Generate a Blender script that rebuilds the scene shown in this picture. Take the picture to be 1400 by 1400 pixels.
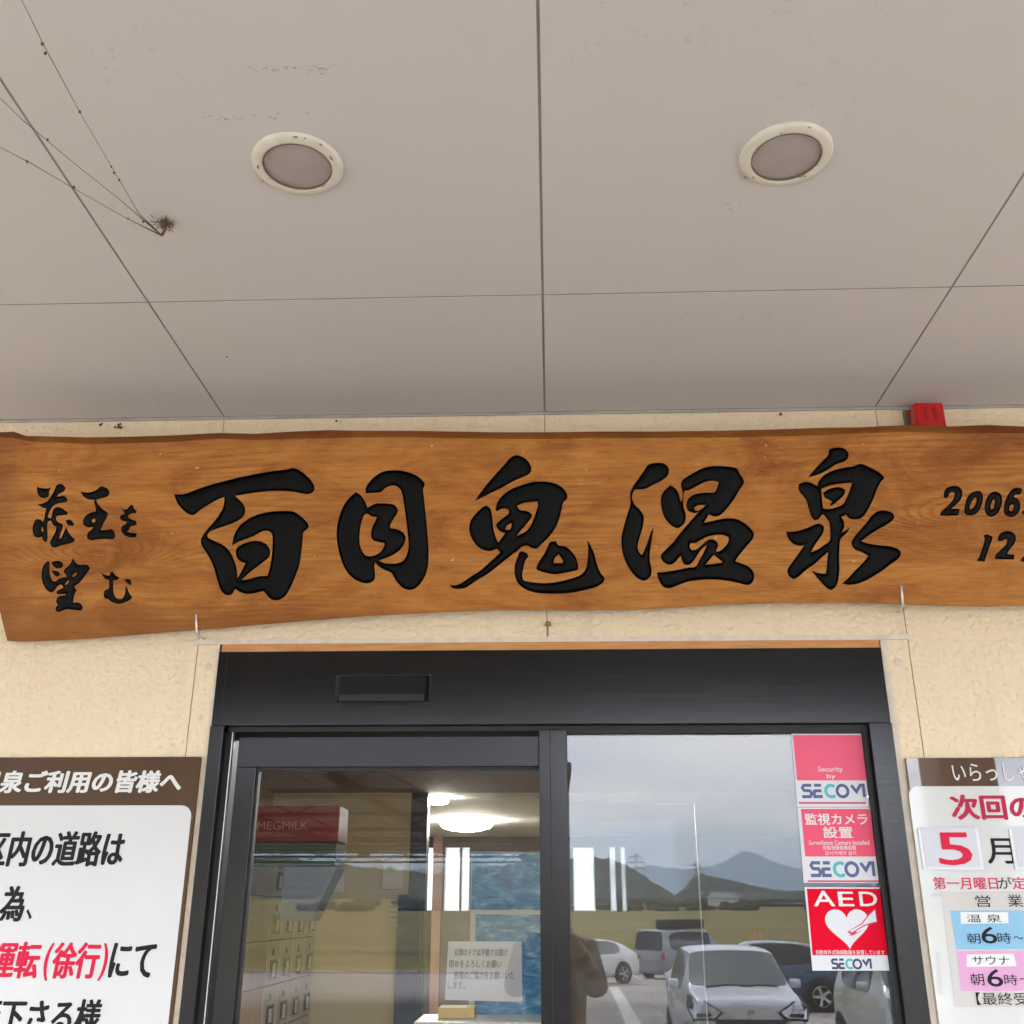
import bpy, bmesh, math, random
from mathutils import Vector, Matrix, noise

for o in list(bpy.data.objects): bpy.data.objects.remove(o)
S = bpy.context.scene
COL = S.collection
R = math.radians
random.seed(7)

# ------------------------------------------------------------------ camera
cam_d = bpy.data.cameras.new('camera')
cam = bpy.data.objects.new('camera', cam_d)
COL.objects.link(cam)
cam_d.sensor_width = 36.0
cam_d.lens = 36.0 * 1406.4 / 1400.0
cam_d.clip_start = 0.02
cam_d.clip_end = 30000
rot = Matrix([[0.99931, 0.011519, 0.03531], [0.037084, -0.362235, -0.931349], [0.002062, 0.932016, -0.362413]])
cam.matrix_world = Matrix.Translation((0, -2.91, 1.60)) @ rot.to_4x4()
S.camera = cam

# ------------------------------------------------------------------ sky, sun, exposure
SUN_EL, SUN_AZ = R(45), R(215)      # azimuth from +Y, clockwise
world = bpy.data.worlds.new('World'); S.world = world; world.use_nodes = True
nt = world.node_tree; nt.nodes.clear()
def N(t, typ, **k):
    n = t.nodes.new(typ)
    for a, v in k.items():
        if a in ('loc',): continue
        setattr(n, a, v)
    return n
wo = N(nt, 'ShaderNodeOutputWorld'); bg = N(nt, 'ShaderNodeBackground')
sky = N(nt, 'ShaderNodeTexSky', sky_type='NISHITA'); sky.sun_disc = False
sky.sun_elevation = SUN_EL; sky.sun_rotation = SUN_AZ; sky.air_density = 1.0; sky.dust_density = 2.0
tc = N(nt, 'ShaderNodeTexCoord'); mp = N(nt, 'ShaderNodeMapping'); mp.inputs['Scale'].default_value = (1.0, 1.0, 4.5)
nz = N(nt, 'ShaderNodeTexNoise'); nz.inputs['Scale'].default_value = 2.3; nz.inputs['Detail'].default_value = 6; nz.inputs['Roughness'].default_value = 0.55
nz.inputs['Distortion'].default_value = 0.4
cr = N(nt, 'ShaderNodeValToRGB')
cr.color_ramp.elements[0].position = 0.38; cr.color_ramp.elements[0].color = (3.9, 4.5, 5.5, 1)
cr.color_ramp.elements[1].position = 0.62; cr.color_ramp.elements[1].color = (9.6, 8.9, 8.3, 1)
mx = N(nt, 'ShaderNodeMixRGB'); mx.inputs[0].default_value = 0.86
nt.links.new(tc.outputs['Generated'], mp.inputs['Vector']); nt.links.new(mp.outputs[0], nz.inputs['Vector'])
nt.links.new(nz.outputs['Fac'], cr.inputs[0]); nt.links.new(sky.outputs[0], mx.inputs[1]); nt.links.new(cr.outputs[0], mx.inputs[2])
nt.links.new(mx.outputs[0], bg.inputs[0]); bg.inputs[1].default_value = 0.15
nt.links.new(bg.outputs[0], wo.inputs[0])
sun_d = bpy.data.lights.new('sun', 'SUN'); sun_d.energy = 1.2; sun_d.angle = R(14); sun_d.color = (1.0, 0.95, 0.88)
sun = bpy.data.objects.new('sun', sun_d); COL.objects.link(sun)
sd = Vector((math.sin(SUN_AZ) * math.cos(SUN_EL), math.cos(SUN_AZ) * math.cos(SUN_EL), math.sin(SUN_EL)))
sun.rotation_euler = sd.to_track_quat('Z', 'Y').to_euler()
sun.location = (0, -20, 30)
S.view_settings.view_transform = 'Standard'; S.view_settings.look = 'None'
S.view_settings.exposure = 3.05; S.view_settings.gamma = 1.0; S.view_settings.use_curve_mapping = False
S.cycles.max_bounces = 12; S.cycles.transparent_max_bounces = 16; S.cycles.diffuse_bounces = 6; S.cycles.glossy_bounces = 6; S.cycles.volume_bounces = 1
S.cycles.use_denoising = True

# ------------------------------------------------------------------ helpers
def tag(o, label=None, cat=None, group=None, kind=None):
    if label: o['label'] = label
    if cat: o['category'] = cat
    if group: o['group'] = group
    if kind: o['kind'] = kind
    return o
def empty(name, loc=(0, 0, 0), rz=0.0):
    o = bpy.data.objects.new(name, None); o.location = loc; o.rotation_euler = (0, 0, rz)
    o.empty_display_size = 0.1; COL.objects.link(o); return o
def link(name, me, m=None, parent=None):
    o = bpy.data.objects.new(name, me); COL.objects.link(o)
    if m is not None:
        if isinstance(m, (list, tuple)):
            for q in m: me.materials.append(q)
        elif not me.materials: me.materials.append(m)
    if parent is not None: o.parent = parent
    return o
class MB:
    def __init__(s): s.v = []; s.f = []; s.m = []
    def box(s, x0, x1, y0, y1, z0, z1, mi=0):
        b = len(s.v)
        s.v += [(x0, y0, z0), (x1, y0, z0), (x1, y1, z0), (x0, y1, z0), (x0, y0, z1), (x1, y0, z1), (x1, y1, z1), (x0, y1, z1)]
        for q in ((0, 3, 2, 1), (4, 5, 6, 7), (0, 1, 5, 4), (1, 2, 6, 5), (2, 3, 7, 6), (3, 0, 4, 7)):
            s.f.append(tuple(b + i for i in q)); s.m.append(mi)
        return s
    def poly(s, pts, mi=0):
        b = len(s.v); s.v += [tuple(p) for p in pts]; s.f.append(tuple(range(b, b + len(pts)))); s.m.append(mi); return s
    def tube(s, pts, r, n=6, mi=0, cap=True):
        pts = [Vector(p) for p in pts]; rs = r if isinstance(r, (list, tuple)) else [r] * len(pts)
        b = len(s.v)
        for i, p in enumerate(pts):
            d = (pts[min(i + 1, len(pts) - 1)] - pts[max(i - 1, 0)]).normalized()
            a = d.cross(Vector((0, 0, 1)))
            if a.length < 1e-3: a = d.cross(Vector((0, 1, 0)))
            a.normalize(); c = d.cross(a)
            for k in range(n):
                t = 2 * math.pi * k / n
                s.v.append(tuple(p + (a * math.cos(t) + c * math.sin(t)) * rs[i]))
        for i in range(len(pts) - 1):
            for k in range(n):
                k2 = (k + 1) % n
                s.f.append((b + i * n + k, b + i * n + k2, b + (i + 1) * n + k2, b + (i + 1) * n + k)); s.m.append(mi)
        if cap:
            s.f.append(tuple(b + k for k in range(n))[::-1]); s.m.append(mi)
            e = b + (len(pts) - 1) * n
            s.f.append(tuple(e + k for k in range(n))); s.m.append(mi)
        return s
    def lathe(s, prof, axis='Z', org=(0, 0, 0), n=48, mi=0):
        b = len(s.v); ox, oy, oz = org
        for (r, h) in prof:
            for k in range(n):
                t = 2 * math.pi * k / n; c_, s_ = math.cos(t) * r, math.sin(t) * r
                if axis == 'Z': s.v.append((ox + c_, oy + s_, oz + h))
                elif axis == 'Y': s.v.append((ox + c_, oy + h, oz + s_))
                else: s.v.append((ox + h, oy + c_, oz + s_))
        for i in range(len(prof) - 1):
            for k in range(n):
                k2 = (k + 1) % n
                s.f.append((b + i * n + k, b + i * n + k2, b + (i + 1) * n + k2, b + (i + 1) * n + k)); s.m.append(mi)
        return s
    def build(s, name, m, parent=None, smooth=False, bevel=0, seg=2):
        me = bpy.data.meshes.new(name); me.from_pydata(s.v, [], s.f); me.update()
        ms = m if isinstance(m, (list, tuple)) else [m]
        for q in ms: me.materials.append(q)
        if len(ms) > 1:
            for p, mi in zip(me.polygons, s.m): p.material_index = mi
        if bevel > 0 or smooth:
            bm = bmesh.new(); bm.from_mesh(me)
            if bevel > 0:
                bmesh.ops.bevel(bm, geom=list(bm.edges), offset=bevel, segments=seg, affect='EDGES', profile=0.6, clamp_overlap=True)
            bmesh.ops.recalc_face_normals(bm, faces=list(bm.faces))
            bm.to_mesh(me); bm.free()
        if smooth:
            for p in me.polygons: p.use_smooth = True
        return link(name, me, None, parent)
def box(name, dims, m, parent=None, bevel=0, seg=2):
    return MB().box(*dims).build(name, m, parent, bevel=bevel, seg=seg)

def mat(name, col, rough=0.6, metal=0.0, spec=0.5, var=0.0, vscale=5.0, bump=0.0, bscale=50.0, coat=0.0, col2=None, stretch=(1, 1, 1), emit=None, estr=0.0, trans=0.0):
    m = bpy.data.materials.new(name); m.use_nodes = True; t = m.node_tree
    p = t.nodes['Principled BSDF']
    p.inputs['Base Color'].default_value = (*col, 1); p.inputs['Roughness'].default_value = rough
    p.inputs['Metallic'].default_value = metal; p.inputs['Specular IOR Level'].default_value = spec
    p.inputs['Coat Weight'].default_value = coat
    if trans: p.inputs['Transmission Weight'].default_value = trans
    if emit:
        p.inputs['Emission Color'].default_value = (*emit, 1); p.inputs['Emission Strength'].default_value = estr
    if var > 0 or bump > 0:
        tc = t.nodes.new('ShaderNodeTexCoord'); mp = t.nodes.new('ShaderNodeMapping'); mp.inputs['Scale'].default_value = stretch
        t.links.new(tc.outputs['Object'], mp.inputs['Vector'])
    if var > 0:
        nz = t.nodes.new('ShaderNodeTexNoise'); nz.inputs['Scale'].default_value = vscale; nz.inputs['Detail'].default_value = 5
        cr = t.nodes.new('ShaderNodeValToRGB')
        c2 = col2 or tuple(c * (1 - var) for c in col)
        cr.color_ramp.elements[0].position = 0.35; cr.color_ramp.elements[0].color = (*c2, 1)
        cr.color_ramp.elements[1].position = 0.65; cr.color_ramp.elements[1].color = (*col, 1)
        t.links.new(mp.outputs[0], nz.inputs['Vector']); t.links.new(nz.outputs['Fac'], cr.inputs[0]); t.links.new(cr.outputs[0], p.inputs['Base Color'])
    if bump > 0:
        n2 = t.nodes.new('ShaderNodeTexNoise'); n2.inputs['Scale'].default_value = bscale; n2.inputs['Detail'].default_value = 3
        bp = t.nodes.new('ShaderNodeBump'); bp.inputs['Strength'].default_value = bump; bp.inputs['Distance'].default_value = 0.01
        t.links.new(mp.outputs[0], n2.inputs['Vector']); t.links.new(n2.outputs['Fac'], bp.inputs['Height']); t.links.new(bp.outputs[0], p.inputs['Normal'])
    return m
def MATH(t, op, a, b=None, c=None):
    n = t.nodes.new('ShaderNodeMath'); n.operation = op
    for i, v in enumerate((a, b, c)):
        if v is None: continue
        if isinstance(v, (int, float)): n.inputs[i].default_value = v
        else: t.links.new(v, n.inputs[i])
    return n.outputs[0]
def ramp(t, fac, stops):
    cr = t.nodes.new('ShaderNodeValToRGB'); e = cr.color_ramp.elements
    e[0].position = stops[0][0]; e[0].color = (*stops[0][1], 1)
    e[1].position = stops[-1][0]; e[1].color = (*stops[-1][1], 1)
    for pos, c in stops[1:-1]:
        q = e.new(pos); q.color = (*c, 1)
    t.links.new(fac, cr.inputs[0]); return cr.outputs[0]
def noise_tex(t, vec, scale, detail=4, rough=0.5, dist=0.0, stretch=None, off=(0, 0, 0)):
    if stretch or any(off):
        mp = t.nodes.new('ShaderNodeMapping'); mp.inputs['Scale'].default_value = stretch or (1, 1, 1); mp.inputs['Location'].default_value = off
        t.links.new(vec, mp.inputs['Vector']); vec = mp.outputs[0]
    n = t.nodes.new('ShaderNodeTexNoise'); n.inputs['Scale'].default_value = scale; n.inputs['Detail'].default_value = detail
    n.inputs['Roughness'].default_value = rough; n.inputs['Distortion'].default_value = dist
    t.links.new(vec, n.inputs['Vector']); return n.outputs['Fac']
def mixc(t, fac, a, b, mode='MIX'):
    n = t.nodes.new('ShaderNodeMixRGB'); n.blend_type = mode
    for i, v in enumerate((fac, a, b)):
        if isinstance(v, (int, float)): n.inputs[i].default_value = v
        elif isinstance(v, tuple): n.inputs[i].default_value = (*v, 1)
        else: t.links.new(v, n.inputs[i])
    return n.outputs[0]

# stucco: cream sprayed coat with flattened ripples
def stucco():
    m = mat('cream_stucco', (0.74, 0.58, 0.36), 0.75, spec=0.25); t = m.node_tree; p = t.nodes['Principled BSDF']
    tc = t.nodes.new('ShaderNodeTexCoord'); v = tc.outputs['Object']
    n1 = noise_tex(t, v, 1.6, 5); n2 = noise_tex(t, v, 62, 1.5, 0.45, 0.15, (0.85, 1, 1)); n3 = noise_tex(t, v, 160, 3)
    spots = noise_tex(t, v, 26, 2, 0.5, 0, None, (3, 1, 7))
    c = ramp(t, n1, [(0.3, (0.80, 0.65, 0.45)), (0.6, (0.82, 0.675, 0.47)), (0.8, (0.835, 0.69, 0.48))])
    dirt = ramp(t, spots, [(0.70, (0, 0, 0)), (0.80, (1, 1, 1))])
    c = mixc(t, MATH(t, 'MULTIPLY', dirt, 0.35), c, (0.50, 0.41, 0.28))
    drip = ramp(t, noise_tex(t, v, 9, 4, 0.6, 0, (1.6, 1, 0.10), (4, 0, 2)), [(0.55, (0, 0, 0)), (0.72, (1, 1, 1))])
    c = mixc(t, MATH(t, 'MULTIPLY', drip, 0.16), c, (0.46, 0.36, 0.24))
    t.links.new(c, p.inputs['Base Color'])
    h = MATH(t, 'ADD', MATH(t, 'MULTIPLY', ramp(t, n2, [(0.22, (0, 0, 0)), (0.5, (0.62, 0.62, 0.62)), (0.78, (1, 1, 1))]), 1.0), MATH(t, 'MULTIPLY', n3, 0.25))
    b = t.nodes.new('ShaderNodeBump'); b.inputs['Strength'].default_value = 0.9; b.inputs['Distance'].default_value = 0.006
    t.links.new(h, b.inputs['Height']); t.links.new(b.outputs[0], p.inputs['Normal'])
    return m
def ceiling_mat():
    m = mat('soffit_board', (0.66, 0.61, 0.55), 0.75, spec=0.25); t = m.node_tree; p = t.nodes['Principled BSDF']
    tc = t.nodes.new('ShaderNodeTexCoord'); v = tc.outputs['Object']
    a = noise_tex(t, v, 1.3, 4); s1 = noise_tex(t, v, 9, 6, 0.6, 0.6, (1, 1, 1), (2, 5, 0)); s2 = noise_tex(t, v, 70, 3, 0.6)
    gate = noise_tex(t, v, 2.1, 2, 0.5, 0, None, (7, 3, 0))
    c = ramp(t, a, [(0.3, (0.645, 0.595, 0.57)), (0.55, (0.645, 0.61, 0.58)), (0.75, (0.62, 0.60, 0.565))])
    st = MATH(t, 'MULTIPLY', ramp(t, s2, [(0.60, (0, 0, 0)), (0.72, (1, 1, 1))]), ramp(t, gate, [(0.56, (0, 0, 0)), (0.70, (1, 1, 1))]))
    c = mixc(t, MATH(t, 'MULTIPLY', st, 0.35), c, (0.38, 0.34, 0.28))
    sm = ramp(t, s1, [(0.60, (0, 0, 0)), (0.75, (1, 1, 1))])
    c = mixc(t, MATH(t, 'MULTIPLY', sm, 0.10), c, (0.45, 0.42, 0.36))
    t.links.new(c, p.inputs['Base Color'])
    b = t.nodes.new('ShaderNodeBump'); b.inputs['Strength'].default_value = 0.08; b.inputs['Distance'].default_value = 0.002
    t.links.new(noise_tex(t, v, 12, 6), b.inputs['Height']); t.links.new(b.outputs[0], p.inputs['Normal'])
    return m
def wood_board(name, dark=1.0):
    m = mat(name, (0.4, 0.18, 0.06), 0.5, spec=0.16); t = m.node_tree; p = t.nodes['Principled BSDF']
    tc = t.nodes.new('ShaderNodeTexCoord'); v = tc.outputs['Object']
    sp = t.nodes.new('ShaderNodeSeparateXYZ'); t.links.new(v, sp.inputs[0]); X, Z = sp.outputs['X'], sp.outputs['Z']
    h = MATH(t, 'ADD', MATH(t, 'MULTIPLY', Z, 1.0), MATH(t, 'MULTIPLY', noise_tex(t, v, 1.0, 3, 0.45, 0.2, (0.8, 1, 3.2)), 0.16))
    for (xc, zc, a, b, k) in [(-1.326, 2.583, 0.2, 0.05, 0.13), (1.237, 2.663, 0.26, 0.06, 0.16), (-0.402, 2.483, 0.3, 0.05, 0.03), (0.316, 2.708, 0.35, 0.05, -0.03)]:
        dx = MATH(t, 'DIVIDE', MATH(t, 'SUBTRACT', X, xc), a); dz = MATH(t, 'DIVIDE', MATH(t, 'SUBTRACT', Z, zc), b)
        g = MATH(t, 'EXPONENT', MATH(t, 'MULTIPLY', MATH(t, 'ADD', MATH(t, 'MULTIPLY', dx, dx), MATH(t, 'MULTIPLY', dz, dz)), -1.0))
        h = MATH(t, 'ADD', h, MATH(t, 'MULTIPLY', g, k))
    near = None
    ph = MATH(t, 'ADD', MATH(t, 'MULTIPLY', h, 2 * math.pi / 0.0165), MATH(t, 'MULTIPLY', noise_tex(t, v, 9, 4, 0.6, 0, (0.35, 1, 2.2)), 9.0))
    ring = MATH(t, 'MULTIPLY_ADD', MATH(t, 'SINE', ph), 0.5, 0.5)
    ring = MATH(t, 'POWER', ring, 2.6)
    streak = noise_tex(t, v, 7, 9, 0.72, 0.5, (0.55, 1, 9)); blot = noise_tex(t, v, 3.0, 8, 0.68, 0.8, (0.9, 1, 2.4)); fine = noise_tex(t, v, 55, 5, 0.7, 0.2, (0.5, 1, 9))
    base = ramp(t, blot, [(0.30, (0.16, 0.044, 0.008)), (0.40, (0.30, 0.096, 0.015)), (0.50, (0.42, 0.160, 0.028)), (0.66, (0.53, 0.235, 0.053))])
    amp = ramp(t, noise_tex(t, v, 1.3, 2, 0.5, 0, (1, 1, 2.2), (4, 0, 2)), [(0.47, (0.0, 0.0, 0.0)), (0.60, (0.42, 0.42, 0.42))])
    for (xc, zc, a, b, k) in [(-1.326, 2.583, 0.2, 0.05, 0.13), (1.237, 2.663, 0.26, 0.06, 0.16), (-0.402, 2.483, 0.3, 0.05, 0.03), (0.316, 2.708, 0.35, 0.05, -0.03)][:2]:
        dx = MATH(t, 'DIVIDE', MATH(t, 'SUBTRACT', X, xc), a * 1.3); dz = MATH(t, 'DIVIDE', MATH(t, 'SUBTRACT', Z, zc), b * 1.3)
        g = MATH(t, 'EXPONENT', MATH(t, 'MULTIPLY', MATH(t, 'ADD', MATH(t, 'MULTIPLY', dx, dx), MATH(t, 'MULTIPLY', dz, dz)), -1.0))
        amp = MATH(t, 'ADD', amp, MATH(t, 'MULTIPLY', g, 0.62))
    base = mixc(t, MATH(t, 'MULTIPLY', ring, amp), base, (0.17, 0.05, 0.010))
    base = mixc(t, MATH(t, 'MULTIPLY', ramp(t, streak, [(0.46, (0, 0, 0)), (0.66, (1, 1, 1))]), 0.55), base, (0.21, 0.062, 0.012))
    base = mixc(t, MATH(t, 'MULTIPLY', ramp(t, fine, [(0.4, (0, 0, 0)), (0.75, (1, 1, 1))]), 0.30), base, (0.55, 0.26, 0.075))
    zt = MATH(t, 'MULTIPLY', MATH(t, 'SUBTRACT', MATH(t, 'ADD', Z, MATH(t, 'MULTIPLY', noise_tex(t, v, 4, 5, 0.6, 0, (1, 1, 1.5)), 0.16)), 2.965), 9.0)
    zt = MATH(t, 'MINIMUM', MATH(t, 'MAXIMUM', zt, 0.0), 0.6)
    base = mixc(t, zt, base, (0.16, 0.045, 0.010))
    zl = MATH(t, 'SUBTRACT', MATH(t, 'MULTIPLY_ADD', X, -0.072, 2.352), MATH(t, 'ADD', Z, MATH(t, 'MULTIPLY', MATH(t, 'SUBTRACT', noise_tex(t, v, 5, 6, 0.65, 0, (1, 1, 1.6), (2, 3, 1)), 0.5), 0.22)))
    ze = MATH(t, 'MINIMUM', MATH(t, 'MAXIMUM', MATH(t, 'MULTIPLY', MATH(t, 'ADD', zl, 0.035), 9.0), 0.0), 0.55)
    base = mixc(t, ze, base, (0.20, 0.062, 0.014))
    xl = MATH(t, 'SUBTRACT', -1.50, MATH(t, 'ADD', X, MATH(t, 'MULTIPLY', MATH(t, 'SUBTRACT', noise_tex(t, v, 4, 6, 0.65, 0, (1, 1, 1.6), (7, 3, 1)), 0.5), 0.4)))
    xe = MATH(t, 'MINIMUM', MATH(t, 'MAXIMUM', MATH(t, 'MULTIPLY', xl, 5.0), 0.0), 0.5)
    base = mixc(t, xe, base, (0.21, 0.075, 0.020))
    pores = noise_tex(t, v, 90, 4, 0.7, 0, (0.16, 1, 3.2), (1, 2, 9))
    base = mixc(t, MATH(t, 'MULTIPLY', ramp(t, pores, [(0.50, (0, 0, 0)), (0.66, (1, 1, 1))]), 0.42), base, (0.19, 0.06, 0.012))
    chips = ramp(t, noise_tex(t, v, 55, 2, 0.4, 0, None, (9, 0, 1)), [(0.775, (0, 0, 0)), (0.80, (1, 1, 1))])
    base = mixc(t, MATH(t, 'MULTIPLY', chips, 0.6), base, (0.72, 0.6, 0.48))
    if dark != 1.0: base = mixc(t, 1.0, base, (dark, dark * 0.9, dark * 0.85), 'MULTIPLY')
    t.links.new(base, p.inputs['Base Color'])
    b = t.nodes.new('ShaderNodeBump'); b.inputs['Strength'].default_value = 0.35; b.inputs['Distance'].default_value = 0.0015
    t.links.new(MATH(t, 'ADD', ring, MATH(t, 'MULTIPLY', streak, 1.5)), b.inputs['Height']); t.links.new(b.outputs[0], p.inputs['Normal'])
    return m
def glass_mat(name, tint=(0.80, 0.86, 0.84), boost=1.0, base=0.03):
    m = bpy.data.materials.new(name); m.use_nodes = True; t = m.node_tree; t.nodes.clear()
    out = t.nodes.new('ShaderNodeOutputMaterial'); mx = t.nodes.new('ShaderNodeMixShader')
    tr = t.nodes.new('ShaderNodeBsdfTransparent'); tr.inputs[0].default_value = (*tint, 1)
    gl = t.nodes.new('ShaderNodeBsdfGlossy'); gl.inputs['Roughness'].default_value = 0.0; gl.inputs[0].default_value = (0.97, 0.98, 1, 1)
    fr = t.nodes.new('ShaderNodeFresnel'); fr.inputs[0].default_value = 1.5
    f = MATH(t, 'MULTIPLY_ADD', fr.outputs[0], boost, base); f = MATH(t, 'MINIMUM', f, 1.0)
    t.links.new(f, mx.inputs[0]); t.links.new(tr.outputs[0], mx.inputs[1]); t.links.new(gl.outputs[0], mx.inputs[2]); t.links.new(mx.outputs[0], out.inputs[0])
    return m
def frame_mat():
    m = mat('dark_anodised_aluminium', (0.038, 0.037, 0.038), 0.2, 0.85, spec=0.2); t = m.node_tree; p = t.nodes['Principled BSDF']
    tc = t.nodes.new('ShaderNodeTexCoord')
    n = noise_tex(t, tc.outputs['Object'], 4, 4, 0.5, 0, (0.6, 1, 30))
    r_ = MATH(t, 'MULTIPLY_ADD', n, 0.12, 0.14); t.links.new(r_, p.inputs['Roughness'])
    return m
M_STUCCO = stucco(); M_CEIL = ceiling_mat(); M_BOARD = wood_board('varnished_cedar'); M_BARK = wood_board('dark_live_edge', 0.62)
M_FRAME = frame_mat()
M_SEAL = mat('joint_sealant', (0.33, 0.30, 0.27), 0.7, var=0.25, vscale=8)
M_WSEAL = mat('beige_sealant', (0.74, 0.64, 0.52), 0.6, var=0.15, vscale=30)
M_CRACK = mat('wall_joint_filler', (0.30, 0.24, 0.17), 0.9)  # brown sealant filling the wall panel joints
M_BEAD = mat('soffit_bead', (0.45, 0.43, 0.40), 0.5, var=0.2, vscale=14)
M_TRIM = mat('orange_wood_trim', (0.60, 0.29, 0.10), 0.5, var=0.3, vscale=9, stretch=(1, 1, 12), col2=(0.48, 0.20, 0.06))
M_BLACK = mat('black_lacquer', (0.0016, 0.0018, 0.0022), 0.34, spec=0.09, var=0.3, vscale=40, bump=0.10, bscale=90)
M_GROOVE = mat('groove_paint', (0.004, 0.004, 0.004), 0.7, spec=0.2)
M_GASKET = mat('rubber_gasket', (0.010, 0.010, 0.011), 0.6)
M_STEEL = mat('hook_steel', (0.80, 0.77, 0.72), 0.35, 0.6, var=0.2, vscale=60)
M_WHITE = mat('sign_white', (0.62, 0.615, 0.60), 0.4, spec=0.25, var=0.03, vscale=3)
M_BROWN = mat('sign_brown', (0.085, 0.042, 0.016), 0.4, spec=0.25, var=0.15, vscale=6)
M_BROWN2 = mat('sign_taupe_brown', (0.13, 0.080, 0.055), 0.012, spec=0.9, coat=0.5, var=0.12, vscale=4)
M_WHITE2 = mat('glossy_sign_white', (0.62, 0.62, 0.595), 0.06, spec=0.45, coat=0.1)
M_INK = mat('black_ink', (0.006, 0.006, 0.007), 0.5, spec=.2)
M_RED = mat('sign_red', (0.60, 0.004, 0.04), 0.4, spec=.2)
M_PINKRED = mat('pink_red_ink', (0.58, 0.04, 0.10), 0.4, spec=.2)
M_PRINTW = mat('print_white', (0.70, 0.69, 0.67), 0.45, spec=0.2)
M_TRIMRING = mat('yellowed_plastic_ring', (0.76, 0.715, 0.63), 0.4, var=0.5, vscale=30, col2=(0.70, 0.64, 0.52))
M_LENS = mat('frosted_lens', (0.44, 0.385, 0.36), 0.35, spec=0.5, var=0.12, vscale=12, bump=0.03, bscale=60)
M_WEB = mat('cobweb', (0.11, 0.075, 0.055), 0.9)
M_GLASSL = glass_mat('door_glass', (0.94, 0.94, 0.91), 0.62, 0.006)
M_GLASSR = glass_mat('window_glass', (0.80, 0.80, 0.79), 1.05, 0.012)
M_CONC = mat('porch_paving', (0.06, 0.055, 0.05), 0.8, var=0.2, vscale=3, bump=0.2, bscale=60)

# ------------------------------------------------------------------ text
def text_mesh(body, bold=0.0, shear=0.0, extrude=0.0):
    c = bpy.data.curves.new('text', 'FONT'); c.body = body; c.offset = bold; c.shear = shear; c.extrude = extrude; c.resolution_u = 3
    o = bpy.data.objects.new('text', c); COL.objects.link(o)
    dg = bpy.context.evaluated_depsgraph_get(); dg.update()
    me = bpy.data.meshes.new_from_object(o.evaluated_get(dg))
    bpy.data.objects.remove(o); bpy.data.curves.remove(c)
    return me
def text_on(name, body, bounds, y, m, parent, bold=0.0, shear=0.0, skew=0.0):
    """flat print on the wall-parallel plane y, fitted to bounds x0,x1,z0,z1; heavier weights are stacked shifted prints"""
    me = text_mesh(body, 0.0, shear)
    x0, x1, z0, z1 = bounds
    xs = [v.co.x for v in me.vertices]; ys = [v.co.y for v in me.vertices]
    a0, a1, b0, b1 = min(xs), max(xs), min(ys), max(ys)
    H = (z1 - z0); e = bold * (z1 - z0) * 0.75; ex = min(e, (x1 - x0) * .2)
    x0 += ex; x1 -= ex; z0 += e * .6; z1 -= e * .6
    P = [(x0 + (v.co.x - a0) / (a1 - a0) * (x1 - x0), z0 + (v.co.y - b0) / (b1 - b0) * (z1 - z0)) for v in me.vertices]
    F = [tuple(p.vertices) for p in me.polygons]; bpy.data.meshes.remove(me)
    shifts = [(0, 0)] if bold <= 0 else [(0, 0), (ex, 0), (-ex, 0), (ex * .5, e * .6), (-ex * .5, e * .6), (ex * .5, -e * .6), (-ex * .5, -e * .6)]
    V, FF = [], []
    for k, (dx, dz) in enumerate(shifts):
        b = len(V); V += [(x + dx, y - k * 0.00004, z + dz) for x, z in P]; FF += [tuple(b + i for i in f) for f in F]
    me = bpy.data.meshes.new(name); me.from_pydata(V, [], FF); me.update()
    return link(name, me, m, parent)
def rrect(x0, x1, z0, z1, r, n=6, corners=(1, 1, 1, 1)):
    pts = []
    for (cx, cz, a0, on) in ((x1 - r, z1 - r, 0, corners[1]), (x0 + r, z1 - r, 90, corners[0]), (x0 + r, z0 + r, 180, corners[3]), (x1 - r, z0 + r, 270, corners[2])):
        if on:
            for k in range(n + 1):
                t = R(a0 + 90 * k / n); pts.append((cx + r * math.cos(t), cz + r * math.sin(t)))
        else:
            pts.append((cx + (r if a0 in (0, 270) else -r), cz + (r if a0 in (0, 90) else -r)))
    return pts
def plate(name, pts, y0, y1, m, parent=None):
    """prism of the x-z outline pts between y0 (front, towards the viewer) and y1"""
    mb = MB(); n = len(pts)
    mb.v = [(x, y0, z) for x, z in pts] + [(x, y1, z) for x, z in pts]
    mb.f = [tuple(range(n)), tuple(range(2 * n - 1, n - 1, -1))] + [(i, i + n, (i + 1) % n + n, (i + 1) % n) for i in range(n)]
    mb.m = [0] * (n + 2)
    o = mb.build(name, m, parent)
    bm = bmesh.new(); bm.from_mesh(o.data); bmesh.ops.recalc_face_normals(bm, faces=list(bm.faces)); bm.to_mesh(o.data); bm.free()
    return o

# ================================================================== GROUND
def gz(y):                                      # car park falls away from the building
    return -0.15 - 0.021 * (-y - 4.2)
def ground_z(x, y):
    if y > -4.2: return -0.15
    if y > -49: return gz(y)
    d = -y - 49
    z = gz(-49) - 0.35 * min(1, d / 3.0)
    if d > 80: z += (d - 80) * 0.018
    return z
M_ASPH = mat('car_park_asphalt', (0.36, 0.345, 0.325), 0.9, var=0.25, vscale=0.5, bump=0.3, bscale=40)
M_KERB = mat('pale_kerb', (0.5, 0.48, 0.45), 0.8, var=0.2, vscale=2)
M_LINE = mat('white_line_paint', (0.72, 0.70, 0.66), 0.7, var=0.2, vscale=3)
mb = MB()
for (x0, x1) in ((-60, 60),):
    ysr = [-4.2 - i * 2.24 for i in range(21)]
    for a, b in zip(ysr, ysr[1:]):
        mb.poly([(x0, b, gz(b)), (x1, b, gz(b)), (x1, a, gz(a)), (x0, a, gz(a))])
tag(mb.build('car_park', M_ASPH), kind='structure')
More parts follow.
